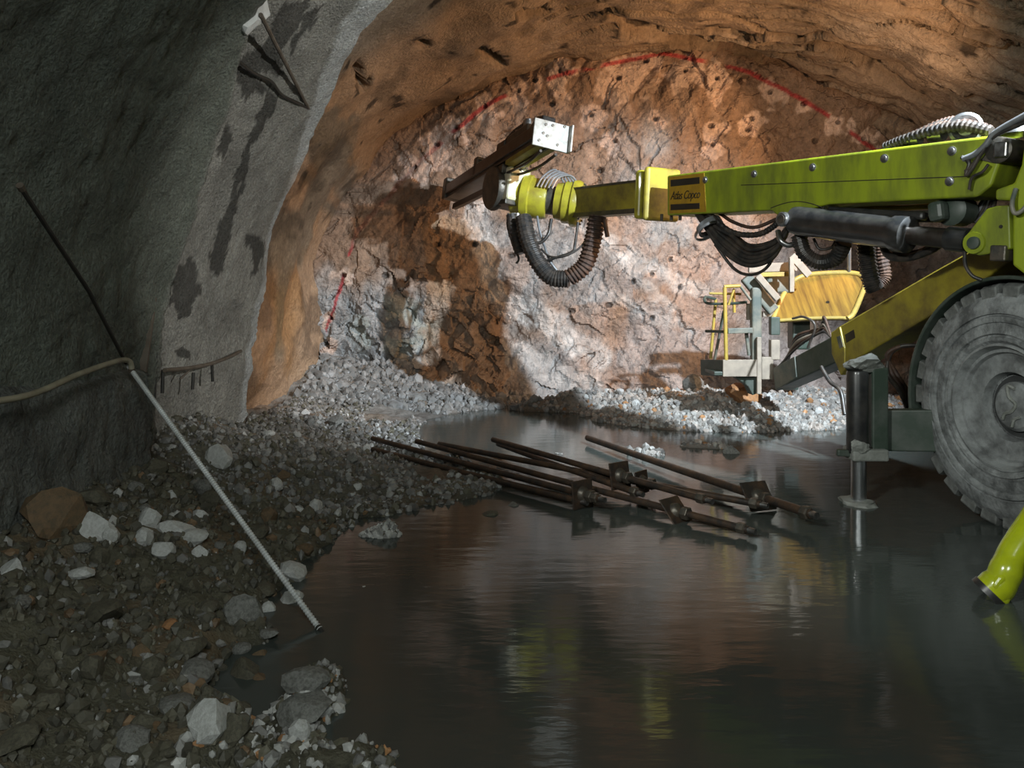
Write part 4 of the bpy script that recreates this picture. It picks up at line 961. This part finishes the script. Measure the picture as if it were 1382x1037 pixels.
# hoses lying on top of the boom's inner end
for k in range(4):
    hose('top_hose', [bpt(1195 + 10 * k, 199 - k, -.1 - .07 * k), bpt(1222 + 6 * k, 188 - 2 * k, -.1 - .07 * k), bpt(1260 + 4 * k, 176 - 3 * k, -.1 - .07 * k), bpt(1300, 170 - 2 * k, -.1 - .07 * k), bpt(1340, 178, -.1 - .07 * k)], 0.036, 'hose_brown' if k % 2 else 'hose_rubber', rib=0.1)
MB().lathe(bpt(1303, 174, -0.2), BP.n * 0.8 + BP.d * -0.5, [(-.04, .02), (-.04, .1), (-.02, .11), (.03, .11), (.04, .09), (.02, .05), (.03, .02)], 24).build('hose_reel', 'worn_steel', RIG, smooth=True)
MB().lathe(bpt(1265, 181, -0.15), BP.d, [(-.05, .05), (.05, .05)], 16).build('hose_coupling', 'worn_steel', RIG, smooth=True)
MB().lathe(bpt(1235, 187, -0.12), BP.d, [(-.04, .045), (.04, .045)], 16).build('hose_coupling', 'worn_steel', RIG, smooth=True)

# lift cylinder
ca, cb, cc_ = bpt(1070, 297, -0.02), bpt(1226, 317, -0.02), bpt(1308, 325, -0.02)
cyl = MB().lathe(ca, cb - ca, [(0, .06), (.02, .11), (.08, .118), ((cb - ca).length - .12, .118), ((cb - ca).length - .1, .132), ((cb - ca).length, .132), ((cb - ca).length + .02, .1), ((cb - ca).length + .02, .06)], 30).build('lift_cylinder', 'black_paint', RIG, smooth=True)
MB().tube([cb, cb.lerp(cc_, 0.72)], 0.068, 24).build('piston_rod', 'rail_steel', cyl, smooth=True)
MB().tube([cb.lerp(cc_, 0.68), cc_], 0.082, 24).build('rod_eye', 'black_paint', cyl, smooth=True)
MB().lathe(ca - BP.n * 0.16, BP.n, [(0, .06), (.29, .06), (.30, .05)], 20).build('pivot_pin', 'worn_steel', cyl, smooth=True)
MB().lathe(ca + BP.n * 0.125, BP.n, [(0, .035), (.018, .035)], 12).build('pin_cap', 'dark_steel', cyl, smooth=True)
MB().beam(bpt(1120, 284, -.1), bpt(1250, 292, -.1), 0.08, 0.06).build('cylinder_pipe', 'black_paint', RIG, bevel=0.02)
MB().beam(bpt(1265, 272, -.05), bpt(1268, 299, -.05), 0.1, 0.11, BP.d).build('hanger_lug', 'frame_green', RIG, bevel=0.03)
MB().lathe(bpt(1290, 284, -.18), BP.n, [(-.08, .11), (.06, .11), (.08, .08)], 24).build('sheave', 'frame_green', RIG, smooth=True)

# front frame with pivot
FP = Plane(bpt(1340, 300, 0.03), bpt(1340, 300, 0.03) + BP.d)
fr = MB().prism([FP.pt(*p) for p in ((1405, 120), (1385, 168), (1378, 222), (1368, 247), (1343, 256), (1343, 270), (1366, 271), (1366, 358), (1384, 372), (1480, 372), (1480, 120))], BP.n * -0.55).build('front_frame', 'lime_paint', RIG, bevel=0.015)
lug = [FP.pt(*p, 0.03) for p in ((1309, 311), (1331, 282), (1344, 278), (1362, 277), (1364, 336), (1340, 342), (1322, 345), (1308, 342), (1300, 334), (1299, 322))]
lg = MB().prism(lug, BP.n * -0.06).build('cylinder_lug', 'lime_paint', RIG, bevel=0.01)
MB().prism([p - BP.n * 0.24 for p in lug], BP.n * -0.06).build('cylinder_lug', 'lime_paint', RIG, bevel=0.01)
MB().lathe(FP.pt(1315, 328, 0.03), BP.n, [(-.3, .075), (.0, .075), (0.012, .07)], 28).build('lug_boss', 'lime_paint', lg, smooth=True)
MB().lathe(FP.pt(1315, 328, 0.04), BP.n, [(0, .042), (.02, .04), (.024, .02)], 16).build('lug_pin', 'frame_green', lg, smooth=True)
MB().lathe(FP.pt(1351, 306, 0.03), BP.n, [(0, .012), (.003, .012)], 10).build('grease_hole', 'decal_black', lg)
MB().box(FP.pt(1352, 342, 0), (0.1, 0.1, 0.1), RB).build('frame_block', 'dark_steel', RIG, bevel=0.01)
MB().lathe(bpt(1351, 203, -.02), BP.n, [(-.3, .085), (.03, .085), (.04, .07)], 24).build('boom_pivot', 'dark_steel', RIG, smooth=True)
MB().box(bpt(1351, 202, .03), (0.085, 0.03, 0.1), RB).build('pivot_lock', 'worn_steel', RIG, bevel=0.01)
MB().prism([bpt(*p, .012) for p in ((1322, 216), (1346, 192), (1356, 200), (1356, 212), (1340, 220))], BP.n * -0.02).build('pivot_bracket', 'dark_steel', RIG, bevel=0.004)
for k, pts in enumerate(([(1300, 215), (1316, 208), (1330, 196), (1345, 178), (1390, 152)], [(1303, 232), (1312, 224), (1326, 205), (1342, 184), (1395, 160)], [(1298, 212), (1308, 220), (1304, 236), (1312, 228), (1322, 210)])):
    hose('valve_hose', [bpt(*p, .05) for p in pts], 0.014 + .006 * (k == 0), 'grey_tube' if k == 0 else 'hose_rubber')
hose('valve_hose', [bpt(1334, 222, .05), bpt(1326, 232, .05), bpt(1312, 240, .05), bpt(1308, 256, .04)], 0.01, 'hose_rubber')
hose('valve_hose', [FP.pt(1371, 255, .02), FP.pt(1366, 275, .06), FP.pt(1370, 288, .06), FP.pt(1382, 282, .05), FP.pt(1395, 262, .03)], 0.014, 'basket_grey')
hose('valve_hose', [FP.pt(1302, 340, .0), FP.pt(1303, 358, .02), FP.pt(1312, 372, .02), FP.pt(1325, 378, .0)], 0.012, 'hose_rubber')
for k in range(6):
    hose('inner_hose', [bpt(1308 + 3 * k, 300, -.3), bpt(1318 + 4 * k, 285, -.3), bpt(1334 + 3 * k, 262 - 2 * k, -.28), bpt(1356 + 2 * k, 240, -.26)], 0.016, ['hose_rubber', 'grey_tube', 'hose_rubber', 'worn_steel', 'hose_brown', 'hose_rubber'][k])
hood = MB().lathe(bpt(1372, 182, -.2), Vector((0, 0, 1)), [(0, .02), (0, .13), (.03, .12), (.07, .07), (.08, .01)], 24).build('lamp_hood', 'worn_steel', RIG, smooth=True)

# basket arm below
LP_ = Plane(P(1300, 380, 6.05), P(1127, 470, 7.6)); LW = 0.30
def lpt(u_, v_, off=0.0): return LP_.pt(u_, v_, off)
arm = MB().prism([lpt(*p) for p in ((1128, 443), (1260, 366), (1345, 318), (1375, 345), (1262, 422), (1140, 494), (1131, 492))], LP_.n * -LW).build('basket_arm', 'yellow_dull', RIG, bevel=0.015)
MB().prism([lpt(*p, .015) for p in ((1121, 449), (1133, 441), (1140, 470), (1140, 498), (1134, 507), (1128, 492), (1122, 478))], LP_.n * -(LW + .03)).build('arm_collar', 'yellow_dull', arm, bevel=0.01)
MB().prism([lpt(*p, .018) for p in ((1129, 455), (1134, 453), (1138, 468), (1133, 471))], LP_.n * -0.01).build('collar_plate', 'basket_grey', arm)
MB().prism([lpt(*p, .003) for p in ((1140, 452), (1152, 445), (1154, 456), (1142, 463))], LP_.n * -0.005).build('arm_decal', 'decal_black', arm)
arm2 = MB().prism([lpt(*p, -.03) for p in ((1043, 498), (1126, 452), (1138, 485), (1046, 526))], LP_.n * -(LW - .06)).build('arm_extension', 'frame_green', RIG, bevel=0.012)
MB().prism([lpt(*p, -.02) for p in ((1043, 497), (1072, 481), (1075, 510), (1046, 527))], LP_.n * -(LW - .08)).build('extension_cuff', 'basket_grey', arm2, bevel=0.008)
for k in range(5):
    hose('arm_hose', [lpt(1052 + 3 * k, 494 - 2 * k, -.12 - .03 * k), lpt(1075, 470 - 4 * k, -.12), lpt(1096 + 3 * k, 455 - 3 * k, -.12 - .02 * k), lpt(1112, 448 - 5 * k, -.15), lpt(1122, 455, -.18)], 0.014, ['hose_rubber', 'hose_brown', 'basket_beige', 'hose_rubber', 'hose_brown'][k])
hose('arm_hose', [P(1108, 495, 7.6), P(1120, 515, 7.5), P(1134, 528, 7.4), P(1140, 560, 7.3)], 0.02, 'hose_rubber')
hose('arm_hose', [P(1090, 470, 7.9), P(1100, 440, 7.8), P(1085, 428, 7.9), P(1070, 430, 8.2)], 0.012, 'hose_rubber')
for k in range(3):
    hose('arm_hose', [P(1240, 466, 6.4), P(1215, 468, 6.45), P(1201 - 2 * k, 480, 6.5), P(1198 + 6 * k, 505, 6.5), P(1215 + 5 * k, 530, 6.4), P(1228, 560, 6.3)], 0.018, ['hose_rubber', 'hose_brown', 'hose_brown'][k])

# work basket at the arm's end
BY = 9.0
bk = MB().box(P(1020, 440, BY), (0.11, 0.11, 0.85)).build('basket_column', 'basket_grey', RIG, bevel=0.02)
MB().beam(P(1024, 455, BY - .1), P(1024, 532, BY - .1), 0.05, 0.05, Vector((0, 1, 0))).build('column_post', 'basket_beige', RIG, bevel=0.008)
MB().box(P(1000, 497, BY - .1), (0.40, 0.03, 0.185)).build('floor_panel', 'basket_beige', RIG, bevel=0.006)
MB().beam(P(977, 497, BY - .1), P(947, 496, BY + .45), 0.03, 0.18).build('floor_panel', 'frame_green', RIG, bevel=0.006)
MB().box(P(985, 501, BY + .2), (0.5, 0.6, 0.04)).build('basket_floor', 'frame_green', RIG, bevel=0.006)
MB().prism([P(a, b_, BY - .05) for a, b_ in ((992, 509), (1022, 509), (1024, 530), (1016, 534), (1010, 522))], Vector((0, 0.2, 0))).build('column_foot', 'frame_green', RIG, bevel=0.008)
MB().box(P(1035, 497, BY - .02), (0.13, 0.05, 0.25)).build('hinge_plate', 'basket_beige', RIG, bevel=0.01)
def bar(name, a, b_, r, mat, ya=BY, yb=None): return MB().tube([P(*a, ya), P(*b_, yb or ya)], r, 10).build(name, mat, RIG, smooth=True)
bar('rail_post', (978, 388), (980, 486), 0.021, 'basket_yellow', BY - .1)
bar('rail_post', (966, 404), (959, 484), 0.017, 'basket_yellow', BY + .4)
bar('rail_post', (977, 420), (964, 488), 0.017, 'basket_grey', BY - .05, BY + .3)
bar('rail_post', (991, 390), (983, 412), 0.014, 'basket_yellow', BY - .05)
bar('rail_post', (990, 392), (991, 422), 0.018, 'basket_yellow', BY + .3)
bar('rail_post', (1007, 448), (1011, 480), 0.02, 'basket_grey', BY)
bar('rail_post', (1010, 410), (1010, 432), 0.025, 'basket_beige', BY + .1)
bar('top_rail', (977, 387), (999, 386), 0.02, 'basket_yellow', BY - .1)
bar('top_rail', (999, 386), (1013, 405), 0.016, 'basket_grey', BY - .1)
bar('top_rail', (957, 396), (1000, 397), 0.014, 'basket_yellow', BY + .4)
bar('mid_rail', (953, 447), (978, 448), 0.017, 'frame_green', BY + .3, BY - .05)
MB().beam(P(982, 447, BY - .1), P(1016, 446, BY - .1), 0.04, 0.06).build('mid_rail', 'basket_grey', RIG, bevel=0.008)
hose('rail_loop', [P(966, 404, BY + .4), P(953, 401, BY + .35), P(951, 406, BY + .3), P(958, 410, BY + .25), P(985, 410, BY + .1), P(1008, 408, BY)], 0.016, 'frame_green')
MB().beam(P(1006, 374, BY + .05), P(1044, 420, BY + .05), 0.09, 0.13).build('brace', 'basket_grey', RIG, bevel=0.015)
MB().beam(P(1022, 372, BY - .1), P(1050, 404, BY - .1), 0.05, 0.07).build('brace', 'basket_beige', RIG, bevel=0.008)
MB().beam(P(1010, 362, BY + .1), P(1075, 360, BY + .1), 0.05, 0.10).build('cross_board', 'basket_beige', RIG, bevel=0.006)
MB().beam(P(1024, 371, BY), P(1066, 370, BY), 0.05, 0.05).build('cross_board', 'basket_yellow', RIG, bevel=0.006)
MB().beam(P(1068, 345, BY - .1), P(1092, 372, BY - .1), 0.04, 0.08).build('cross_board', 'basket_beige', RIG, bevel=0.006)
MB().box(P(1068, 372, BY - .12), (0.05, 0.05, 0.36)).build('canopy_post', 'basket_beige', RIG, bevel=0.006)
MB().box(P(1045, 440, BY), (0.1, 0.1, 0.2)).build('canopy_post', 'frame_green', RIG, bevel=0.01)
MB().box(P(1045, 472, BY), (0.1, 0.1, 0.22)).build('canopy_post', 'basket_beige', RIG, bevel=0.01)
MB().box(P(1036, 424, BY + .1), (0.12, 0.06, 0.06)).build('cross_board', 'basket_beige', RIG, bevel=0.006)
MB().box(P(1078, 450, BY + .3), (0.2, 0.2, 0.36)).build('control_box', 'frame_green', RIG, bevel=0.02)
MB().box(P(1078, 412, BY + .6), (0.6, 0.05, 0.05)).build('cross_board', 'dark_steel', RIG, bevel=0.006)
MB().box(P(1052, 380, BY + .3), (0.32, 0.12, 0.26)).build('control_box', 'basket_grey', RIG, bevel=0.02)
MB().box(P(1062, 515, BY + .2), (0.16, 0.3, 0.16)).build('basket_hinge', 'frame_green', RIG, bevel=0.01)
# tilted canopy panel
TA, TB, TC = P(1043, 432, 9.05), P(1149, 429, 8.75), P(1099, 368, 9.35)
tn = (TB - TA).cross(TC - TA).normalized()
if tn.dot(Vector((0, 0, EYE)) - TA) < 0: tn = -tn
def tpt(u_, v_, off=0.0):
    r = Vector(((u_ - CU) / F, 1, -(v_ - CV) / F)); o = Vector((0, 0, EYE)); t = (TA + tn * off - o).dot(tn) / r.dot(tn); return o + r * t
cano_px = [(1043, 431), (1049, 415), (1058, 396), (1066, 384), (1076, 376), (1090, 371), (1110, 369), (1140, 368), (1158, 370), (1166, 376), (1168, 384), (1163, 398), (1156, 415), (1150, 426), (1144, 430), (1130, 429), (1090, 430), (1048, 433)]
can = MB().prism([tpt(*p) for p in cano_px], tn * -0.05).build('canopy_panel', 'yellow_wood', RIG, bevel=0.01)
MB().tube(smooth_path([tpt(*p, 0.01) for p in cano_px[:15]], 3), 0.028, 10).build('canopy_rim', 'yellow_rim', can, smooth=True)
MB().tube(smooth_path([tpt(*p, -0.01) for p in cano_px[14:]], 3), 0.02, 10).build('canopy_rim', 'yellow_rim', can, smooth=True)
MB().lathe(tpt(1117, 408, 0.002), tn, [(0, .02), (.002, .02)], 8).build('canopy_scuff', 'decal_black', can)
bar('canopy_hanger', (1146, 318), (1146, 371), 0.022, 'grey_tube', 8.9, 9.2)

# front jack
JY = 5.9; jc = P(1157, 556, JY)
jk = MB().lathe(P(1157, 611, JY), Vector((0, 0, 1)), [(0, .03), (0, .076), (.57, .076), (.59, .07), (.6, .03)], 28).build('jack_cylinder', 'black_paint', RIG, smooth=True)
MB().box(P(1182, 556, JY + .05), (0.118, 0.16, 0.66)).build('jack_housing', 'frame_green', RIG, bevel=0.012)
MB().box(P(1168, 612, JY + .02), (0.26, 0.2, 0.085)).build('jack_flange', 'mud_grey', RIG, bevel=0.015)
MB().beam(P(1129, 611, JY), P(1150, 612, JY), 0.05, 0.05).build('flange_lug', 'frame_green', RIG, bevel=0.012)
MB().lathe(P(1159, 680, JY), Vector((0, 0, 1)), [(0, .054), (.34, .054)], 24).build('jack_rod', 'chrome', RIG, smooth=True)
r5 = random.Random(9)
def mud(name, c_, sx, sy, sz, seed):
    me = rock_mesh(name, 3, seed, (sx, sy, sz)); rr_ = random.Random(seed)
    for vv in me.vertices: vv.co *= 1 + rr_.uniform(-0.09, 0.09)
    return link(name, me, 'mud_grey', RIG, c_)
mud('mud_cake', P(1160, 680, JY), 0.17, 0.15, 0.06, 5)
mud('mud_cake', P(1168, 492, JY + .02), 0.17, 0.15, 0.085, 6)
mud('mud_splash', P(1161, 604, JY - .075), 0.07, 0.03, 0.07, 8)
MB().beam(P(1190, 580, JY + .12), Vector((4.0, 5.3, 0.62)), 0.12, 0.30).build('outrigger_beam', 'frame_green', RIG, bevel=0.012)

# wheel
WC = Vector((3.165, 5.25, 0.785)); WN = Vector((-math.cos(math.radians(15)), -math.sin(math.radians(15)), 0)); WR = 0.80
whl = empty('wheel', WC); whl.parent = RIG; whl.location = WC - ORG[RIG.name]; ORG[whl.name] = WC
MB().lathe(WC, WN, [(-.45, .40), (-.5, .6), (-.47, .70), (-.40, .745), (-.06, .745), (-.02, .735), (.005, .69), (.015, .665), (.022, .62), (.026, .605), (.012, .60), (.012, .59), (.03, .585), (.035, .565), (.03, .55), (.02, .545), (.026, .535), (.03, .50), (.034, .475), (.018, .468), (.02, .455), (.032, .45), (.03, .43), (.0, .40)], 72, close=True).build('tire', 'tire_rubber', whl, smooth=True)
MB().lathe(WC, WN, [(-.45, .42), (-.01, .42), (.022, .41), (.026, .395), (.0, .385), (-.03, .375), (-.03, .355), (-.06, .345), (-.07, .30), (-.06, .26), (-.06, .225), (-.13, .215), (-.13, .2), (-.45, .2)], 60, close=True).build('rim', 'wheel_rim', whl, smooth=True)
MB().lathe(WC - WN * 0.1, WN, [(-.2, .22), (-.03, .22), (-.03, .215)], 40).build('hub_recess', 'wheel_well', whl, smooth=True)
MB().lathe(WC - WN * 0.13, WN, [(-.06, .165), (.03, .16), (.05, .14), (.06, .05), (.06, .01)], 40).build('hub_cap', 'wheel_rim', whl, smooth=True)
_, WS, WU = frame(WN)
def wpt(r, a, h): return WC + WN * h + (WS * math.cos(a) + WU * math.sin(a)) * r
hubm = [(-.02, .12), (.03, .13), (.02, .06), (-.03, .02), (.0, -.03), (.05, -.05), (.07, -.09)]
MB().tube(smooth_path([WC - WN * 0.068 + WS * a + WU * b_ for a, b_ in hubm], 4), 0.012, 6).build('casting_mark', 'mud_grey', whl, smooth=True)
MB().tube(smooth_path([WC - WN * 0.068 + WS * a + WU * b_ for a, b_ in ((-.06, -.06), (-.02, -.08), (.0, -.13))], 4), 0.01, 6).build('casting_mark', 'mud_grey', whl, smooth=True)
NL = 27
for side in (0, 1):
    for k in range(NL):
        a0 = 2 * math.pi * (k + 0.5 * side) / NL; h0, h1 = ((-.02, -.22) if side == 0 else (-.26, -.46)); da = math.pi / NL * 0.72
        vs = []
        for h, (ri, ro) in ((h0 + .012 * (1 - side), (.665, .78)), (h0 - .03, (.70, .805)), (h1, (.70, .805))):
            for a in (a0 - da, a0 + da): vs += [wpt(ri, a, h), wpt(ro, a, h)]
        fs_ = [(0, 1, 3, 2), (8, 10, 11, 9)]
        for i in (0, 4): fs_ += [(i + 1, i + 5, i + 7, i + 3), (i, i + 2, i + 6, i + 4), (i, i + 4, i + 5, i + 1), (i + 2, i + 3, i + 7, i + 6)]
        MB().add(vs, fs_).build('tread_lug', 'tire_lug', whl, bevel=0.008, seg=1)
# mudguard hugging the wheel (starts behind the left side, runs over the top)
vs = []; fs_ = []; NA = 44
sg = 1 if wpt(1, 0, 0).x < WC.x else -1
for i in range(NA):
    a = math.radians(-12 + (165) * i / (NA - 1)); a = a if sg > 0 else math.pi - a
    for h, r in ((0.0, .825), (0.0, .85), (-.42, .85), (-.42, .825)): vs.append(wpt(r, a, h))
for i in range(NA - 1):
    for k in range(4): fs_.append((i * 4 + k, i * 4 + (k + 1) % 4, i * 4 + 4 + (k + 1) % 4, i * 4 + 4 + k))
fs_ += [(0, 1, 2, 3), tuple(range((NA - 1) * 4 + 3, (NA - 1) * 4 - 1, -1))]
MB().add(vs, fs_).build('mudguard', 'frame_green', RIG, bevel=0.008)
# carrier body behind the wheel, mostly beyond the frame
MB().box((3.95, 4.95, 1.42), (0.75, 0.6, 0.62), Matrix.Rotation(math.radians(15), 3, 'Z')).build('frame_pedestal', 'frame_green', RIG, bevel=0.03)
MB().box((4.55, 3.4, 0.95), (1.3, 4.2, 0.7), Matrix.Rotation(math.radians(15), 3, 'Z')).build('chassis', 'frame_green', RIG, bevel=0.03)
MB().box((4.7, 3.0, 1.75), (1.1, 3.0, 0.9), Matrix.Rotation(math.radians(15), 3, 'Z')).build('engine_hood', 'lime_paint', RIG, bevel=0.05)
for (x_, y_) in ((4.1, 2.4), ):
    MB().lathe((3.95, 2.2, .785), WN, [(-.45, .2), (-.45, .74), (-.4, .8), (-.04, .8), (0, .72), (.02, .55), (0, .4), (-.1, .2)], 48, close=True).build('rear_wheel', 'tire_rubber', RIG, smooth=True)

# ------------------------------------------------------------------ bent lime pipe in the foreground
root = empty('bent_pipe', (2.45, 4.05, 0)); tag(root, 'glossy lime bent pipe with dark open mouth standing in the water by the wheel', 'pipe')
pp = smooth_path([P(1336, 799, 4.05), P(1350, 786, 4.04), P(1358, 770, 4.04), P(1365, 752, 4.06), P(1380, 728, 4.08), P(1405, 690, 4.12), P(1440, 620, 4.2), Vector((3.25, 4.28, 0.95)), Vector((3.55, 4.3, 1.1)), Vector((4.05, 4.3, 1.12))], 6)
rad = np.interp(np.linspace(0, 1, len(pp)), [0, .08, .15, .23, .3, .4, 1], [.082, .085, .075, .078, .07, .072, .08])
MB().tube(pp, list(rad), 24).build('pipe_body', 'lime_gloss', root, smooth=True)
d0 = (pp[0] - pp[2]).normalized()
MB().lathe(pp[0] - d0 * 0.01, d0, [(0, .088), (.03, .09), (.03, .075), (.005, .07), (.005, .01)], 28).build('pipe_mouth', 'black_paint', root, smooth=True)
MB().prism([P(a, b_, 3.97) for a, b_ in ((1340, 792), (1352, 776), (1371, 778), (1365, 818), (1350, 819))], Vector((0, 0.12, 0))).build('pipe_foot', 'lime_gloss', root, bevel=0.02, seg=3)
